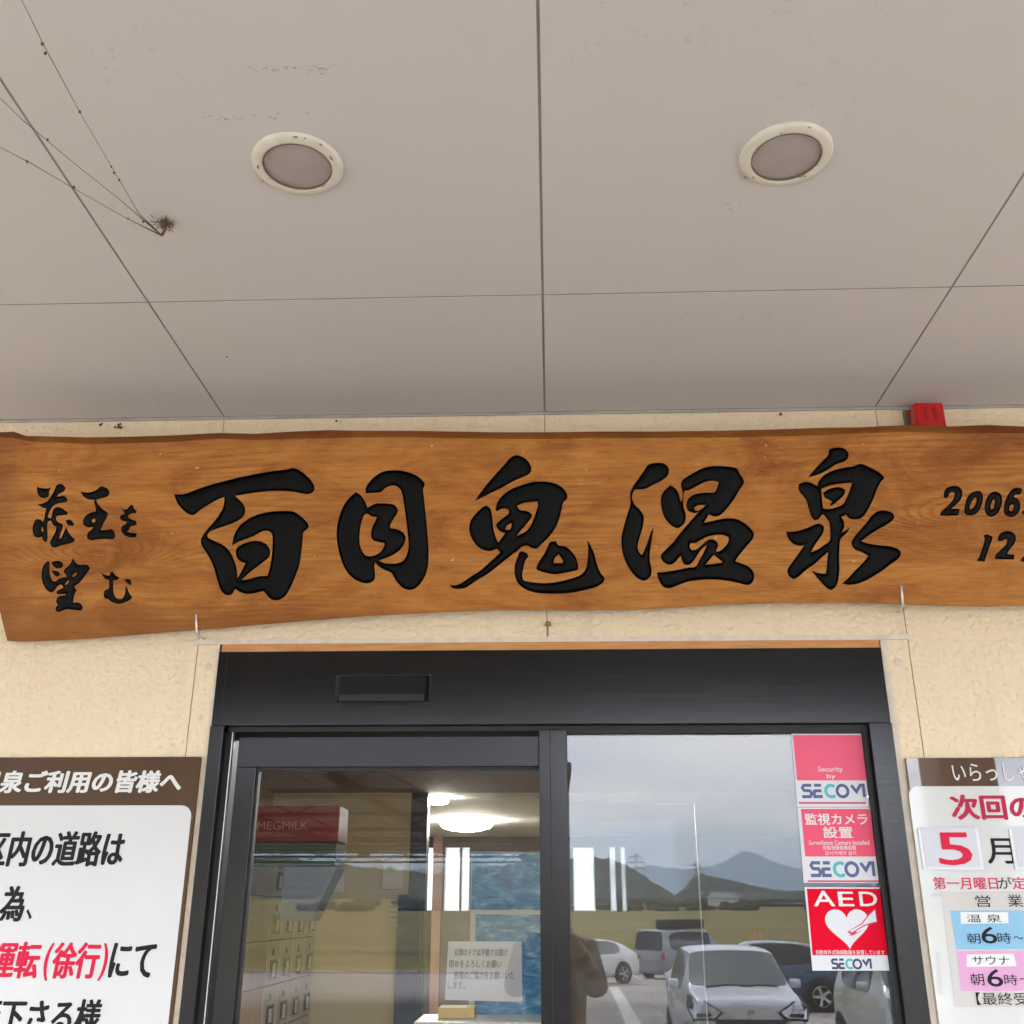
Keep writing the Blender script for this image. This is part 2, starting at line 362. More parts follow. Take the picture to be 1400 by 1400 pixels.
tag(MB().box(-8, 8, -4.2, 0.0, -0.6, 0.0).build('porch_floor', M_CONC, bevel=0.01), kind='structure')
# field and far land
def field_mat():
    m = mat('farmland', (0.2, 0.2, 0.1), 0.95, spec=0.1); t = m.node_tree; p = t.nodes['Principled BSDF']
    tc = t.nodes.new('ShaderNodeTexCoord'); v = tc.outputs['Object']
    bands = noise_tex(t, v, 0.02, 6, 0.75, 0.3, (0.10, 0.9, 1)); f2 = noise_tex(t, v, 0.9, 5, 0.7, 0, (0.3, 2.0, 1))
    c = ramp(t, bands, [(0.38, (0.07, 0.10, 0.03)), (0.45, (0.30, 0.22, 0.08)), (0.50, (0.15, 0.16, 0.04)), (0.56, (0.36, 0.25, 0.10)), (0.64, (0.12, 0.135, 0.035))])
    c = mixc(t, MATH(t, 'MULTIPLY', f2, 0.55), c, (0.085, 0.095, 0.050))
    t.links.new(c, p.inputs['Base Color']); return m
M_FIELD = field_mat()
mb = MB(); ys = [-49, -52, -60, -75, -100, -129, -160, -220, -300, -450, -700, -1100, -2000, -4000, -7200]
xs = [-6000, -2500, -1000, -400, -150, -60, -20, 0, 20, 60, 150, 400, 1000, 2500, 6000]
for y in ys:
    for x in xs:
        z = gz(-49) - (0.35 if y < -50 else 0.02) + max(0, (-y - 129)) * 0.018 * (1 if y > -700 else 571 / max(571, -y - 129))
        if y < -60: z += 0.25 * noise.noise(Vector((x * 0.02, y * 0.02, 0)))
        mb.v.append((x, y, z))
nx = len(xs)
for j in range(len(ys) - 1):
    for i in range(nx - 1): mb.f.append((j * nx + i, j * nx + i + 1, (j + 1) * nx + i + 1, (j + 1) * nx + i)); mb.m.append(0)
tag(mb.build('field', M_FIELD, smooth=True), kind='structure')
tag(MB().box(-60, 60, -49.25, -49.0, gz(-49) - 0.3, gz(-49) + 0.14).build('field_kerb', M_KERB, bevel=0.01), kind='structure')
# land behind and beside the building
tag(MB().poly([(-6000, -4.2, -0.64), (-6000, 6000, -0.64), (6000, 6000, -0.64), (6000, -4.2, -0.64)]).poly([(-6000, -49, -1.25), (-6000, -4.2, -0.64), (-60, -4.2, -0.64), (-60, -49, -1.25)]).poly([(60, -49, -1.25), (60, -4.2, -0.64), (6000, -4.2, -0.64), (6000, -49, -1.25)]).build('ground', M_FIELD), kind='structure')
# painted bays
def strip(mb, x0, y0, x1, y1, w):
    d = Vector((x1 - x0, y1 - y0)).normalized(); n = Vector((-d.y, d.x)) * w / 2
    mb.poly([(x0 + n.x, y0 + n.y, gz(y0 + n.y) + 0.006), (x0 - n.x, y0 - n.y, gz(y0 - n.y) + 0.006), (x1 - n.x, y1 - n.y, gz(y1 - n.y) + 0.006), (x1 + n.x, y1 + n.y, gz(y1 + n.y) + 0.006)])
mb = MB()
for i in range(-4, 12): strip(mb, 0.9 + i * 2.5, -8.2, 0.9 + i * 2.5, -13.2, 0.14)
for y in (-22.6, -26.2, -31.0): strip(mb, 1.3, y, 14, y, 0.16)
strip(mb, 2.1, -36.5, 1.55, -19.0, 0.32)
for i in range(-2, 9): strip(mb, 1.0 + i * 2.6, -43.5, 1.0 + i * 2.6, -48.6, 0.14)
tag(mb.build('bay_markings', M_LINE), kind='structure')

# mountains and wooded hills
def ridge(name, prof, y0, depth, m, seed, rough_amp, nx=160, ny=14, base=-5):
    mb = MB(); x0, x1 = prof[0][0], prof[-1][0]
    def H(x):
        for (a, ha), (b, hb) in zip(prof, prof[1:]):
            if a <= x <= b:
                t = (x - a) / (b - a); return ha + (hb - ha) * t
        return 0
    for j in range(ny + 1):
        v = j / ny; env = math.sin(math.pi * v) ** 1.1
        for i in range(nx + 1):
            x = x0 + (x1 - x0) * i / nx; h = H(x)
            s = 6.0 / (x1 - x0) * 22
            nn = noise.fractal(Vector((x * s, v * 3.0, seed)), 0.9, 2.1, 5)
            mb.v.append((x, y0 - depth * v, base + (h - base) * env + nn * rough_amp * (h / max(p[1] for p in prof)) * env))
    for j in range(ny):
        for i in range(nx):
            a = j * (nx + 1) + i; mb.f.append((a, a + 1, a + nx + 2, a + nx + 1)); mb.m.append(0)
    return tag(mb.build(name, m, smooth=False), kind='structure')
M_FAR = mat('far_forest', (0.045, 0.065, 0.055), 0.95, spec=0.05, var=0.5, vscale=0.006, bump=0.0)
M_NEARF = mat('near_forest', (0.11, 0.105, 0.055), 0.95, spec=0.05, var=0.75, vscale=0.16, bump=1.0, bscale=0.4)
ridge('mountain', [(-3200, 120), (-2000, 240), (-797, 217), (-471, 263), (-225, 233), (100, 210), (322, 199), (486, 236), (547, 245), (667, 231), (808, 227), (889, 238), (952, 270), (1014, 292), (1060, 318), (1085, 322), (1135, 300), (1193, 272), (1292, 253), (1369, 224), (1507, 209), (1709, 240), (2024, 219), (2387, 262), (3400, 100)], -5600, 900, M_FAR, 3.1, 11, 420)
ridge('hill', [(-420, 40), (-250, 46), (-99, 32), (-35, 41), (3, 46), (38, 46), (51, 44.5), (61, 41), (72, 35), (82, 28.6), (94, 21), (109, 12), (125, 2)], -860, 160, M_NEARF, 8.4, 2.8, 260, base=-2)
ridge('hill', [(96, 6), (110, 17), (118, 22), (125, 30), (131, 33.5), (143, 32), (159, 28), (178, 23.5), (197, 20), (222, 19.5), (274, 24), (350, 21), (520, 22)], -900, 150, M_NEARF, 5.4, 1.8, 260, base=-2)
# tree belts and scattered farm roofs at the foot of the hills
def clump_mesh(seed, n=5):
    rnd = random.Random(seed); bm = bmesh.new()
    for k in range(n):
        m4 = Matrix.Translation((rnd.uniform(-3, 3), rnd.uniform(-2, 2), rnd.uniform(1.5, 4))) @ Matrix.Diagonal((rnd.uniform(1.5, 3), rnd.uniform(1.5, 3), rnd.uniform(1.4, 3), 1))
        r = bmesh.ops.create_icosphere(bm, subdivisions=1, radius=1.0, matrix=m4)
        for v in r['verts']: v.co += Vector(noise.noise_vector(v.co * 1.3)) * 0.7
    me = bpy.data.meshes.new('tree_belt'); bm.to_mesh(me); bm.free(); me.materials.append(M_NEARF); return me
bm = bmesh.new()
base_me = [clump_mesh(s) for s in range(4)]
rnd = random.Random(11)
for k in range(420):
    x = rnd.uniform(-80, 260); y = -rnd.choice((330, 430, 560)) + rnd.uniform(-25, 25)
    if rnd.random() < 0.25: continue
    z = gz(-49) - 0.35 + max(0, -y - 129) * 0.018
    src = base_me[rnd.randrange(4)]; s = rnd.uniform(0.28, 0.7)
    tmp = bmesh.new(); tmp.from_mesh(src); bmesh.ops.transform(tmp, matrix=Matrix.Translation((x, y, z - 0.5)) @ Matrix.Diagonal((s * 1.9, s, s * .85, 1)), verts=list(tmp.verts))
    me_t = bpy.data.meshes.new('t'); tmp.to_mesh(me_t); tmp.free(); bm.from_mesh(me_t); bpy.data.meshes.remove(me_t)
me = bpy.data.meshes.new('tree_belt'); bm.to_mesh(me); bm.free(); me.materials.append(M_NEARF)
tag(link('tree_belt', me), 'dark tree belt seen mirrored in the glass at the foot of the hills', 'trees', kind='stuff')
M_FARW = mat('farm_wall', (0.62, 0.62, 0.60), 0.8); M_FARR = mat('farm_roof', (0.20, 0.21, 0.24), 0.6)
for (x, y, s, lab) in ((62, -400, 1.0, 'far pale farmhouse nearer the pylons, mirrored in the right window'), (131, -380, 1.3, 'far pale farmhouse close beside the red stickers, mirrored in the window')):
    z = gz(-49) - 0.35 + (-y - 129) * 0.018
    t = empty('farmhouse', (x, y, z)); tag(t, lab, 'house', 'farmhouses across the fields')
    MB().box(-5 * s, 5 * s, -3 * s, 3 * s, 0, 3 * s).build('wall', M_FARW, t)
    q = MB(); a, b, c_, h = 5.6 * s, 3.6 * s, 3.0 * s, 5.0 * s
    q.v = [(-a, -b, c_), (a, -b, c_), (a, b, c_), (-a, b, c_), (-a * .7, 0, h), (a * .7, 0, h)]; q.f = [(0, 1, 5, 4), (2, 3, 4, 5), (1, 2, 5), (3, 0, 4), (0, 3, 2, 1)]; q.m = [0] * 5
    q.build('roof', M_FARR, t)
# power pylons
M_PYL = mat('pylon_steel', (0.16, 0.17, 0.19), 0.6)
def pylon(x, y, h, lab):
    z = gz(-49) - 0.35 + max(0, min(571, -y - 129)) * 0.018
    t = empty('power_pylon', (x, y, z)); tag(t, lab, 'pylon', 'pylons across the fields')
    q = MB(); w = h * 0.09
    for sx in (-1, 1):
        for sy in (-1, 1): q.tube([(sx * w, sy * w, 0), (sx * w * .25, sy * w * .25, h * .62), (sx * .3, sy * .3, h)], 0.17, 4)
    nlv = 8
    for k in range(nlv):
        za, zb = h * .62 * k / nlv, h * .62 * (k + 1) / nlv
        wa = w * (1 - .75 * k / nlv); wb = w * (1 - .75 * (k + 1) / nlv)
        q.tube([(-wa, -wa, za), (wb, -wb, zb)], 0.11, 3); q.tube([(wa, -wa, za), (-wb, -wb, zb)], 0.11, 3)
    q.build('lattice_tower', M_PYL, t)
    for k, (f, L) in enumerate(((.66, .17), (.78, .20), (.90, .15))):
        a = MB(); a.tube([(-h * L, 0, h * f), (h * L, 0, h * f)], 0.2, 4); a.tube([(-h * L, 0, h * f), (0, 0, h * (f + .04))], 0.13, 3); a.tube([(h * L, 0, h * f), (0, 0, h * (f + .04))], 0.13, 3)
        for s in (-1, 1): a.tube([(s * h * L * .95, 0, h * f), (s * h * L * .95, 0, h * f - 1.6)], 0.2, 4)
        a.build('cross_arm', M_PYL, t)
    return t, z
p1, z1 = pylon(54, -700, 29, 'taller left lattice pylon rising over the wooded hill, mirrored in the glass')
p2, z2 = pylon(84, -640, 22, 'smaller right lattice pylon in front of the blue mountain, mirrored in the glass')

# ================================================================== CARS
M_TYRE = mat('tyre_rubber', (0.018, 0.018, 0.018), 0.8); M_RIM = mat('alloy_rim', (0.55, 0.56, 0.58), 0.3, 0.8)
M_CGLASS = mat('car_glass', (0.10, 0.115, 0.11), 0.04, spec=0.8, coat=0.6); M_DGLASS = mat('dark_car_glass', (0.012, 0.013, 0.014), 0.05, spec=0.7)
M_LAMP = mat('headlamp_lens', (0.62, 0.64, 0.68), 0.1, 0.2, coat=1.0); M_TAIL = mat('tail_lamp_red', (0.30, 0.012, 0.01), 0.15)
M_PLAS = mat('black_plastic', (0.02, 0.02, 0.022), 0.5); M_CHR = mat('chrome', (0.7, 0.7, 0.72), 0.12, 1.0)
def paint(name, c, metal=0.5): return mat(name, c, 0.28, metal, spec=0.5, coat=0.8, var=0.06, vscale=1.5)
P_SILV = paint('silver_blue_paint', (0.66, 0.70, 0.80), 0.25); P_WHITE = paint('white_paint', (0.78, 0.78, 0.77), 0.0)
P_BLUE = paint('navy_blue_paint', (0.045, 0.075, 0.14)); P_VAN = paint('silver_van_paint', (0.24, 0.26, 0.29), 0.3); P_GREY = paint('champagne_silver_paint', (0.58, 0.58, 0.56), 0.3)
def car(name, st, ws, rw, side, wheels, wr_, label, loc, rz, body, glass=M_CGLASS, side_glass=None, split=None, group=None, lamps=True):
    """st: stations front(0) to rear (negative y): y, half width, z bottom, z belt, half roof width, z roof"""
    t = empty(name, loc, rz); tag(t, label, 'car' if 'van' not in name else 'van', group)
    mb = MB(); K = 9
    for (y, w, zb, zt, wr, zr) in st:
        hh = zt - zb
        row = [(0, zb), (w * .82, zb), (w * .96, zb + hh * .16), (w, zb + hh * .45), (w * .985, zb + hh * .80), (w * .95, zt), (wr + (w * .95 - wr) * .06, zt + (zr - zt) * .92), (wr * .82, zr - 0.005), (0, zr + 0.012)]
        row = row + [(-a, b) for a, b in row[-2:0:-1]]
        mb.v += [(a, y, b) for a, b in row]
    n = 2 * K - 2
    for j in range(len(st) - 1):
        for k in range(n):
            k2 = (k + 1) % n; mi = 0
            kk = k if k < K - 1 else n - 1 - k            # mirrored segment number
            if j in ws and kk in (6, 7): mi = 1
            elif j in rw and kk in (6, 7): mi = 1
            elif j in side and kk == 5: mi = 2
            mb.f.append((j * n + k, j * n + k2, (j + 1) * n + k2, (j + 1) * n + k)); mb.m.append(mi)
    mb.f.append(tuple(range(n))); mb.m.append(0); e = (len(st) - 1) * n; mb.f.append(tuple(e + k for k in range(n))[::-1]); mb.m.append(0)
    me = bpy.data.meshes.new('body'); me.from_pydata(mb.v, [], mb.f)
    for q in (body, glass, side_glass or glass): me.materials.append(q)
    for p, mi in zip(me.polygons, mb.m): p.material_index = mi; p.use_smooth = True
    bm = bmesh.new(); bm.from_mesh(me); bmesh.ops.recalc_face_normals(bm, faces=list(bm.faces))
    cl = bm.edges.layers.float.get('crease_edge') or bm.edges.layers.float.new('crease_edge')
    for ed in bm.edges:
        ms = {f.material_index for f in ed.link_faces}
        if len(ms) > 1: ed[cl] = 0.75
    bm.to_mesh(me); bm.free()
    tmp = bpy.data.objects.new('tmp', me); COL.objects.link(tmp); sb = tmp.modifiers.new('s', 'SUBSURF'); sb.levels = 2
    dg = bpy.context.evaluated_depsgraph_get(); dg.update(); full = bpy.data.meshes.new_from_object(tmp.evaluated_get(dg)); bpy.data.objects.remove(tmp)
    for mi, (nm, mt) in enumerate((('body', body), ('windscreen', glass), ('side_window', side_glass or glass))):
        b2 = bmesh.new(); b2.from_mesh(full)
        bmesh.ops.delete(b2, geom=[f for f in b2.faces if f.material_index != mi], context='FACES')
        if mi > 0: bmesh.ops.translate(b2, verts=list(b2.verts), vec=(0, 0, 0))
        if mi == 1 and rw:                       # front and rear glass are separate panes
            ymid = (st[0][0] + st[-1][0]) / 2
            for nm2, keep in (('windscreen', lambda c: c.y > ymid), ('rear_window', lambda c: c.y <= ymid)):
                b3 = b2.copy(); bmesh.ops.delete(b3, geom=[f for f in b3.faces if not keep(f.calc_center_median())], context='FACES')
                m3 = bpy.data.meshes.new(nm2); b3.to_mesh(m3); b3.free(); m3.materials.clear(); m3.materials.append(mt)
                for p in m3.polygons: p.material_index = 0
                link(nm2, m3, None, t)
        elif mi == 2:
            for keep in (lambda c: c.x > 0, lambda c: c.x <= 0):
                b3 = b2.copy(); bmesh.ops.delete(b3, geom=[f for f in b3.faces if not keep(f.calc_center_median())], context='FACES')
                m3 = bpy.data.meshes.new(nm); b3.to_mesh(m3); b3.free(); m3.materials.clear(); m3.materials.append(mt)
                for p in m3.polygons: p.material_index = 0
                link(nm, m3, None, t)
        else:
            m3 = bpy.data.meshes.new(nm); b2.to_mesh(m3); m3.materials.clear(); m3.materials.append(mt)
            for p in m3.polygons: p.material_index = 0
            link(nm, m3, None, t)
        b2.free()
    wmax = max(s[1] for s in st)
    tyre = MB().lathe([(0, -.09), (wr_ * .62, -.09), (wr_ * .66, -.1), (wr_ * .95, -.095), (wr_, -.06), (wr_, .06), (wr_ * .95, .095), (wr_ * .66, .1), (0, .09)], 'X', n=28)
    rim = MB().lathe([(wr_ * .66, .0), (wr_ * .63, .012), (wr_ * .58, -.012), (wr_ * .2, -.02), (wr_ * .16, .0), (0, .0)], 'X', n=28)
    for k in range(5):
        a = 2 * math.pi * k / 5; c_, s_ = math.cos(a), math.sin(a); w_ = wr_ * .09
        rim.poly([(0.006, c_ * wr_ * .1 - s_ * w_, s_ * wr_ * .1 + c_ * w_), (0.006, c_ * wr_ * .1 + s_ * w_, s_ * wr_ * .1 - c_ * w_), (0.012, c_ * wr_ * .6 + s_ * w_, s_ * wr_ * .6 - c_ * w_), (0.012, c_ * wr_ * .6 - s_ * w_, s_ * wr_ * .6 + c_ * w_)])
    arch = MB().lathe([(wr_ * 1.16, -.02), (wr_ * 1.16, .0), (0, .0)], 'X', n=28)
    for y in wheels:
        for s in (-1, 1):
            wh = tyre.build('wheel', M_TYRE, t, smooth=True); wh.location = (s * (wmax - .085), y, wr_)
            r_ = MB(); r_.v = [(s * v[0], v[1], v[2]) for v in rim.v]; r_.f = rim.f; r_.m = rim.m
            rr = r_.build('rim', M_RIM, wh); rr.location = (s * .104, 0, 0)
            a_ = MB(); a_.v = [(s * v[0], v[1], v[2]) for v in arch.v]; a_.f = arch.f; a_.m = arch.m
            aa = a_.build('wheel_arch', M_PLAS, t); aa.location = (s * (wmax - .0), y, wr_ + .02)
    # mirrors, door seams, handles
    bi = ws[0]; ym = st[bi + 1][0] + .12 if len(ws) else 0
    for s in (-1, 1):
        q = MB().box(*sorted((s * (wmax + .0), s * (wmax + .15))), ym - .04, ym + .05, st[bi][3] + .03, st[bi][3] + .145).build('wing_mirror', body, t, bevel=.035, smooth=True)
        for yy in (st[side[0]][0] + .05, (st[side[0]][0] + st[side[-1] + 1][0]) / 2, st[side[-1] + 1][0] + .05):
            MB().box(*sorted((s * (wmax * .95), s * (wmax * .985))), yy - .004, yy + .004, .34, st[bi][3] - .16).build('door_seam', M_PLAS, t)
        for yy in ((st[side[0]][0] + st[side[-1] + 1][0]) / 2 + .14, st[side[-1] + 1][0] + .22):
            MB().box(*sorted((s * wmax * .985, s * (wmax * 1.02))), yy - .08, yy + .08, st[bi][3] - .12, st[bi][3] - .08).build('door_handle', body, t, bevel=.012)
    return t
KEI = [(-.20, .62, .34, .76, .58, .86), (-.23, .70, .24, .84, .66, .93), (-.48, .730, .20, .89, .67, .965), (-.80, .738, .19, .95, .66, 1.01), (-.88, .738, .19, .955, .665, 1.03), (-1.44, .738, .18, .95, .555, 1.45), (-1.56, .738, .18, .95, .56, 1.475), (-2.2, .738, .18, .95, .565, 1.50), (-2.95, .738, .18, .96, .55, 1.475), (-3.12, .735, .19, .97, .54, 1.44), (-3.32, .72, .22, .97, .58, 1.10), (-3.38, .68, .28, .90, .60, .96), (-3.40, .60, .36, .80, .52, .86)]
def kei_face(t, body):
    for s in (-1, 1):
        # swept-back headlamps with a dark lower reflector
        q = MB(); pts = [(.70, -.40, .915), (.735, -.20, .80), (.69, -.015, .69), (.45, .03, .70), (.37, .03, .77), (.55, -.02, .87)]
        q.v = [(s * x, y + .012, z) for x, y, z in pts] + [(s * (x * .98), y - .06, z - .02) for x, y, z in pts]
        q.f = [(0, 1, 2, 3, 4, 5), (6, 7, 8, 9, 10, 11)] + [(i, (i + 1) % 6, (i + 1) % 6 + 6, i + 6) for i in range(6)]; q.m = [0] * 8
        q.v = [(x, y - .20, z + .015) for x, y, z in q.v]
        bz = MB(); cx_ = sum(v[0] for v in q.v) / 12; cz_ = sum(v[2] for v in q.v) / 12
        bz.v = [(cx_ + (x - cx_) * 1.16, y - .012, cz_ + (z - cz_) * 1.22) for x, y, z in q.v]; bz.f = q.f; bz.m = q.m; bz.build('headlight_bezel', M_PLAS, t)
        h = q.build('headlight', M_LAMP, t)
        MB().box(*sorted((s * .47, s * .66)), -.26, -.178, .73, .765).build('reflector', M_PLAS, h, bevel=.01)
        MB().lathe([(0, .03), (.04, .03), (.045, .02), (.045, -.03)], 'Y', (s * .52, -.21, .40), 16).build('fog_lamp', M_CHR, t)
    MB().box(-.43, .43, -.23, -.172, .60, .70).build('grille', M_PLAS, t, bevel=.012)
    q = MB(); q.poly([(-.34, -.190, .83), (.34, -.190, .83), (.22, -.168, .705), (-.22, -.168, .705)]); q.build('grille_panel', P_GREY, t)
    MB().box(-.40, .40, -.23, -.182, .27, .40).build('lower_grille', M_PLAS, t, bevel=.015)
    MB().lathe([(0, .02), (.045, .018), (.05, 0)], 'Y', (0, -.185, .765), 20).build('emblem', M_CHR, t)
    q = MB()
    for (a, b) in ((-.45, .08), (.02, .5)): q.tube([(a, -.83, 1.02), ((a + b) / 2, -.90, 1.045), (b, -.88, 1.035)], .017, 5)
    q.build('wiper', M_PLAS, t)
k1 = car('compact_car', KEI, [4], [9], [5, 6, 7], (-.68, -2.92), .285, 'silver blue compact car parked nose-on in the middle of the window reflection', (2.42, -11.0, gz(-12.7)), 0, P_SILV, group='cars in the car park')
kei_face(k1, P_SILV)
k2 = car('compact_car', KEI, [4], [9], [5, 6, 7], (-.68, -2.92), .285, 'champagne silver car right below the emergency sticker, mirrored in the window edge', (4.72, -10.2, gz(-11.9)), 0, P_GREY, side_glass=M_DGLASS, group='cars in the car park')
kei_face(k2, P_GREY)
SUV = [(0, .62, .38, .66, .5, .74), (-.1, .78, .26, .78, .66, .86), (-.55, .88, .22, .88, .76, .97), (-1.15, .90, .2, .97, .78, 1.05), (-1.25, .90, .2, .98, .78, 1.07), (-1.95, .90, .2, 1.0, .62, 1.50), (-2.1, .90, .2, 1.0, .62, 1.53), (-2.8, .90, .2, 1.02, .62, 1.55), (-3.5, .90, .22, 1.04, .58, 1.46), (-3.75, .90, .22, 1.05, .56, 1.38), (-4.25, .88, .26, 1.06, .60, 1.12), (-4.38, .84, .30, 1.0, .66, 1.02), (-4.42, .70, .42, .86, .56, .90)]
c3 = car('family_car', SUV, [4], [9], [5, 6, 7], (-.85, -3.5), .35, 'dark blue hatchback parked sideways behind the silver blue compact car', (2.75, -24.6, gz(-24.6)), R(90), P_BLUE, side_glass=M_DGLASS, group='cars in the car park')
for s in (-1, 1):
    MB().box(*sorted((s * .55, s * .8)), -.2, -.02, .66, .78).build('headlight', M_LAMP, c3, bevel=.03)
    MB().box(*sorted((s * .6, s * .86)), -4.43, -4.25, .84, .98).build('tail_light', M_TAIL, c3, bevel=.03)
c4 = car('estate_car', SUV, [4], [9], [5, 6, 7], (-.85, -3.5), .35, 'white hatchback parked at the far kerb beside the photographer reflection', (-0.7, -37.6, gz(-39)), R(52), P_WHITE, side_glass=M_CGLASS, group='cars in the car park')
for s in (-1, 1):
    MB().box(*sorted((s * .55, s * .8)), -.2, -.02, .66, .78).build('headlight', M_LAMP, c4, bevel=.03)
    MB().box(*sorted((s * .6, s * .86)), -4.43, -4.25, .84, .98).build('tail_light', M_TAIL, c4, bevel=.03)
VAN = [(0, .66, .4, .72, .5, .8), (-.1, .82, .28, .84, .66, .95), (-.5, .85, .24, 1.02, .74, 1.12), (-.6, .85, .24, 1.04, .75, 1.16), (-1.35, .85, .22, 1.08, .70, 1.88), (-1.5, .85, .22, 1.08, .70, 1.92), (-2.8, .85, .22, 1.08, .71, 1.96), (-4.3, .85, .22, 1.08, .71, 1.95), (-4.55, .85, .24, 1.08, .70, 1.90), (-4.66, .84, .28, 1.08, .74, 1.12), (-4.70, .80, .36, .98, .7, 1.0)]
v5 = car('cargo_van', VAN, [3], [8], [4, 5, 6], (-.85, -3.7), .33, 'silver van with dark rear window and a black roof box at the far kerb', (7.2, -47.3, gz(-46)), R(180 + 44), P_VAN, glass=M_DGLASS, side_glass=M_DGLASS, group='cars in the car park')
for s in (-1, 1): MB().box(*sorted((s * .74, s * .84)), -4.72, -4.6, .8, 1.05).build('tail_light', M_TAIL, v5, bevel=.02)
MB().box(-.72, .72, -4.74, -4.68, .78, .82).build('bumper_trim', M_CHR, v5)
rb = MB().box(-.42, .42, -3.6, -1.2, 1.97, 2.36).build('roof_box', M_PLAS, v5, bevel=.09, smooth=True)

# ================================================================== WALKWAY CANOPY (seen mirrored)
M_RUST = mat('brown_canopy_steel', (0.17, 0.115, 0.08), 0.6, 0.2, var=0.3, vscale=3)
M_SHEET = mat('pale_roof_sheet', (0.60, 0.50, 0.43), 0.6, var=0.3, vscale=1.5)
cn = empty('walkway_canopy', (0, -7, 0)); tag(cn, 'long brown steel canopy with ribbed roof mirrored in the left glass', 'canopy')
X1, X0, Y0, Y1, ZC = 0.20, -9.6, -3.2, -24.0, 3.06
q = MB(); n = 70
for i in range(n):
    y = Y0 + (Y1 - Y0) * i / n; dy = (Y1 - Y0) / n
    q.box(X0, X1 - .06, y + dy * .55, y, ZC + .30, ZC + .33); q.box(X0, X1 - .06, y + dy, y + dy * .55, ZC + .34, ZC + .37)
o = q.build('roof_sheet', M_SHEET, cn)
for x in (X1, -2.9, -5.8, X0):
    q = MB(); q.box(x - .05, x + .05, Y1, Y0, ZC + .16, ZC + .295); q.build('edge_beam', M_RUST, cn)
for k in range(7):
    y = Y0 - .3 + (Y1 - Y0 + .6) * k / 6
    q = MB(); q.tube([(X0, y, ZC - .02), (X1, y, ZC - .02)], .035, 6); q.tube([(X0, y, ZC + .26), (X1, y, ZC + .26)], .03, 6)
    m_ = 16
    for i in range(m_):
        xa = X0 + (X1 - X0) * i / m_; xb = X0 + (X1 - X0) * (i + 1) / m_
        q.tube([(xa, y, ZC - .02 if i % 2 else ZC + .26), (xb, y, ZC + .26 if i % 2 else ZC - .02)], .016, 5)
    q.build('roof_truss', M_RUST, cn)
    for x in ((X1 - .03,) if k else (X1 - .03,)):
        MB().box(x - .05, x + .05, y - .05, y + .05, gz(y - 7) - .02, ZC + .16).build('post', M_RUST, cn, bevel=.006)
        MB().tube([(x, y, ZC - .9), (x - 1.1, y, ZC + .02)], .05, 6).build('brace', M_RUST, cn)
    MB().box(X0 + .02, X0 + .12, y - .05, y + .05, gz(y - 7) - .02, ZC + .16).build('post', M_RUST, cn, bevel=.006)

# ================================================================== BUILDING SHELL
wl = empty('stucco_wall', (0, 0, 0)); tag(wl, 'cream stucco entrance wall around the dark sliding door', 'wall')
JX = [-1.0285, 1.0215]
T = 0.16
segs = [(-5.6, -3.08), (-3.077, -2.055), (-2.052, -1.030), (-1.027, None), (None, 1.020), (1.023, 2.045), (2.048, 3.07), (3.073, 5.6)]
ZT = 3.062
for a, b in segs:
    if a is None or b is None: continue
    box('wall_panel', (a, b, 0.0, T, 0.0, ZT), M_STUCCO, wl)
box('wall_panel', (-1.027, -0.0095, 0.0, T, 2.342, ZT), M_STUCCO, wl)
box('wall_panel', (-0.0065, 1.020, 0.0, T, 2.342, ZT), M_STUCCO, wl)
box('wall_panel', (-1.027, -0.972, 0.0, T, 0.0, 2.327), M_STUCCO, wl)
box('wall_panel', (0.962, 1.020, 0.0, T, 0.0, 2.327), M_STUCCO, wl)
q = MB()
for x in (-3.0785, -2.0535, -1.0285, -0.008, 1.0215, 2.0465, 3.0715):
    z0 = 2.342 if abs(x + .008) < .01 else 0.0
    q.box(x - .0015, x + .0015, 0.0025, T - .01, z0, ZT)
q.build('joint_sealant', M_CRACK, wl)
q = MB(); q.box(-1.040, 1.030, -0.0025, 0.08, 2.3275, 2.3415); q.box(-0.9715, -0.9635, -0.0015, 0.08, 0, 2.327); q.box(0.9425, 0.9615, -0.0015, 0.08, 0, 2.327)
q.build('frame_sealant', M_WSEAL, wl)
box('wood_trim', (-0.955, 0.938, -0.004, 0.1, 2.3035, 2.3270), M_TRIM, wl)
# sealant dabs beside the frame
for (x, z, r_) in ((-0.990, 2.262, .011), (0.985, 2.262, .014), (-0.999, 2.113, .009)):
    MB().lathe([(r_, .001), (r_ * .8, -.0022), (0, -.003)], 'Y', (x, 0, z), 14).build('sealant_dab', M_WSEAL, wl, smooth=True)

# ceiling: soffit boards with narrow joints
ce = MB().box(-6, 6, -3.42, T, 3.0664, 3.2).build('ceiling', M_SEAL); tag(ce, kind='structure')
xsj = [-5.9, -5.12, -4.10, -3.075, -2.05, -1.026, -0.008, 1.019, 2.04, 3.065, 4.09, 5.11, 5.9]
ysj = [-0.010, -0.667, -2.49, -3.40]
g = 0.0031
for x0, x1 in zip(xsj, xsj[1:]):
    for y1, y0 in zip(ysj, ysj[1:]):
        dz = random.uniform(-.0004, .0004)
        box('soffit_panel', (x0 + g, x1 - g, y0 + g, y1 - g, 3.0650 + dz, 3.0663), M_CEIL, ce)
q = MB(); q.box(-5.9, 5.9, -0.0085, -0.0005, 3.058, 3.0662); q.build('edge_bead', M_BEAD, ce, bevel=.001)

for (x0, lab) in ((2.17, 'dark porch column on the right, mirrored as a band in the glossy board'), (-2.50, 'dark porch column on the left beyond the frame')):
    o = MB().box(x0, x0 + .32, -3.42, -3.10, 0.0, 3.064).build('porch_column', mat('column_brown', (0.07, 0.05, 0.04), .6), bevel=.01); tag(o, lab, 'column')
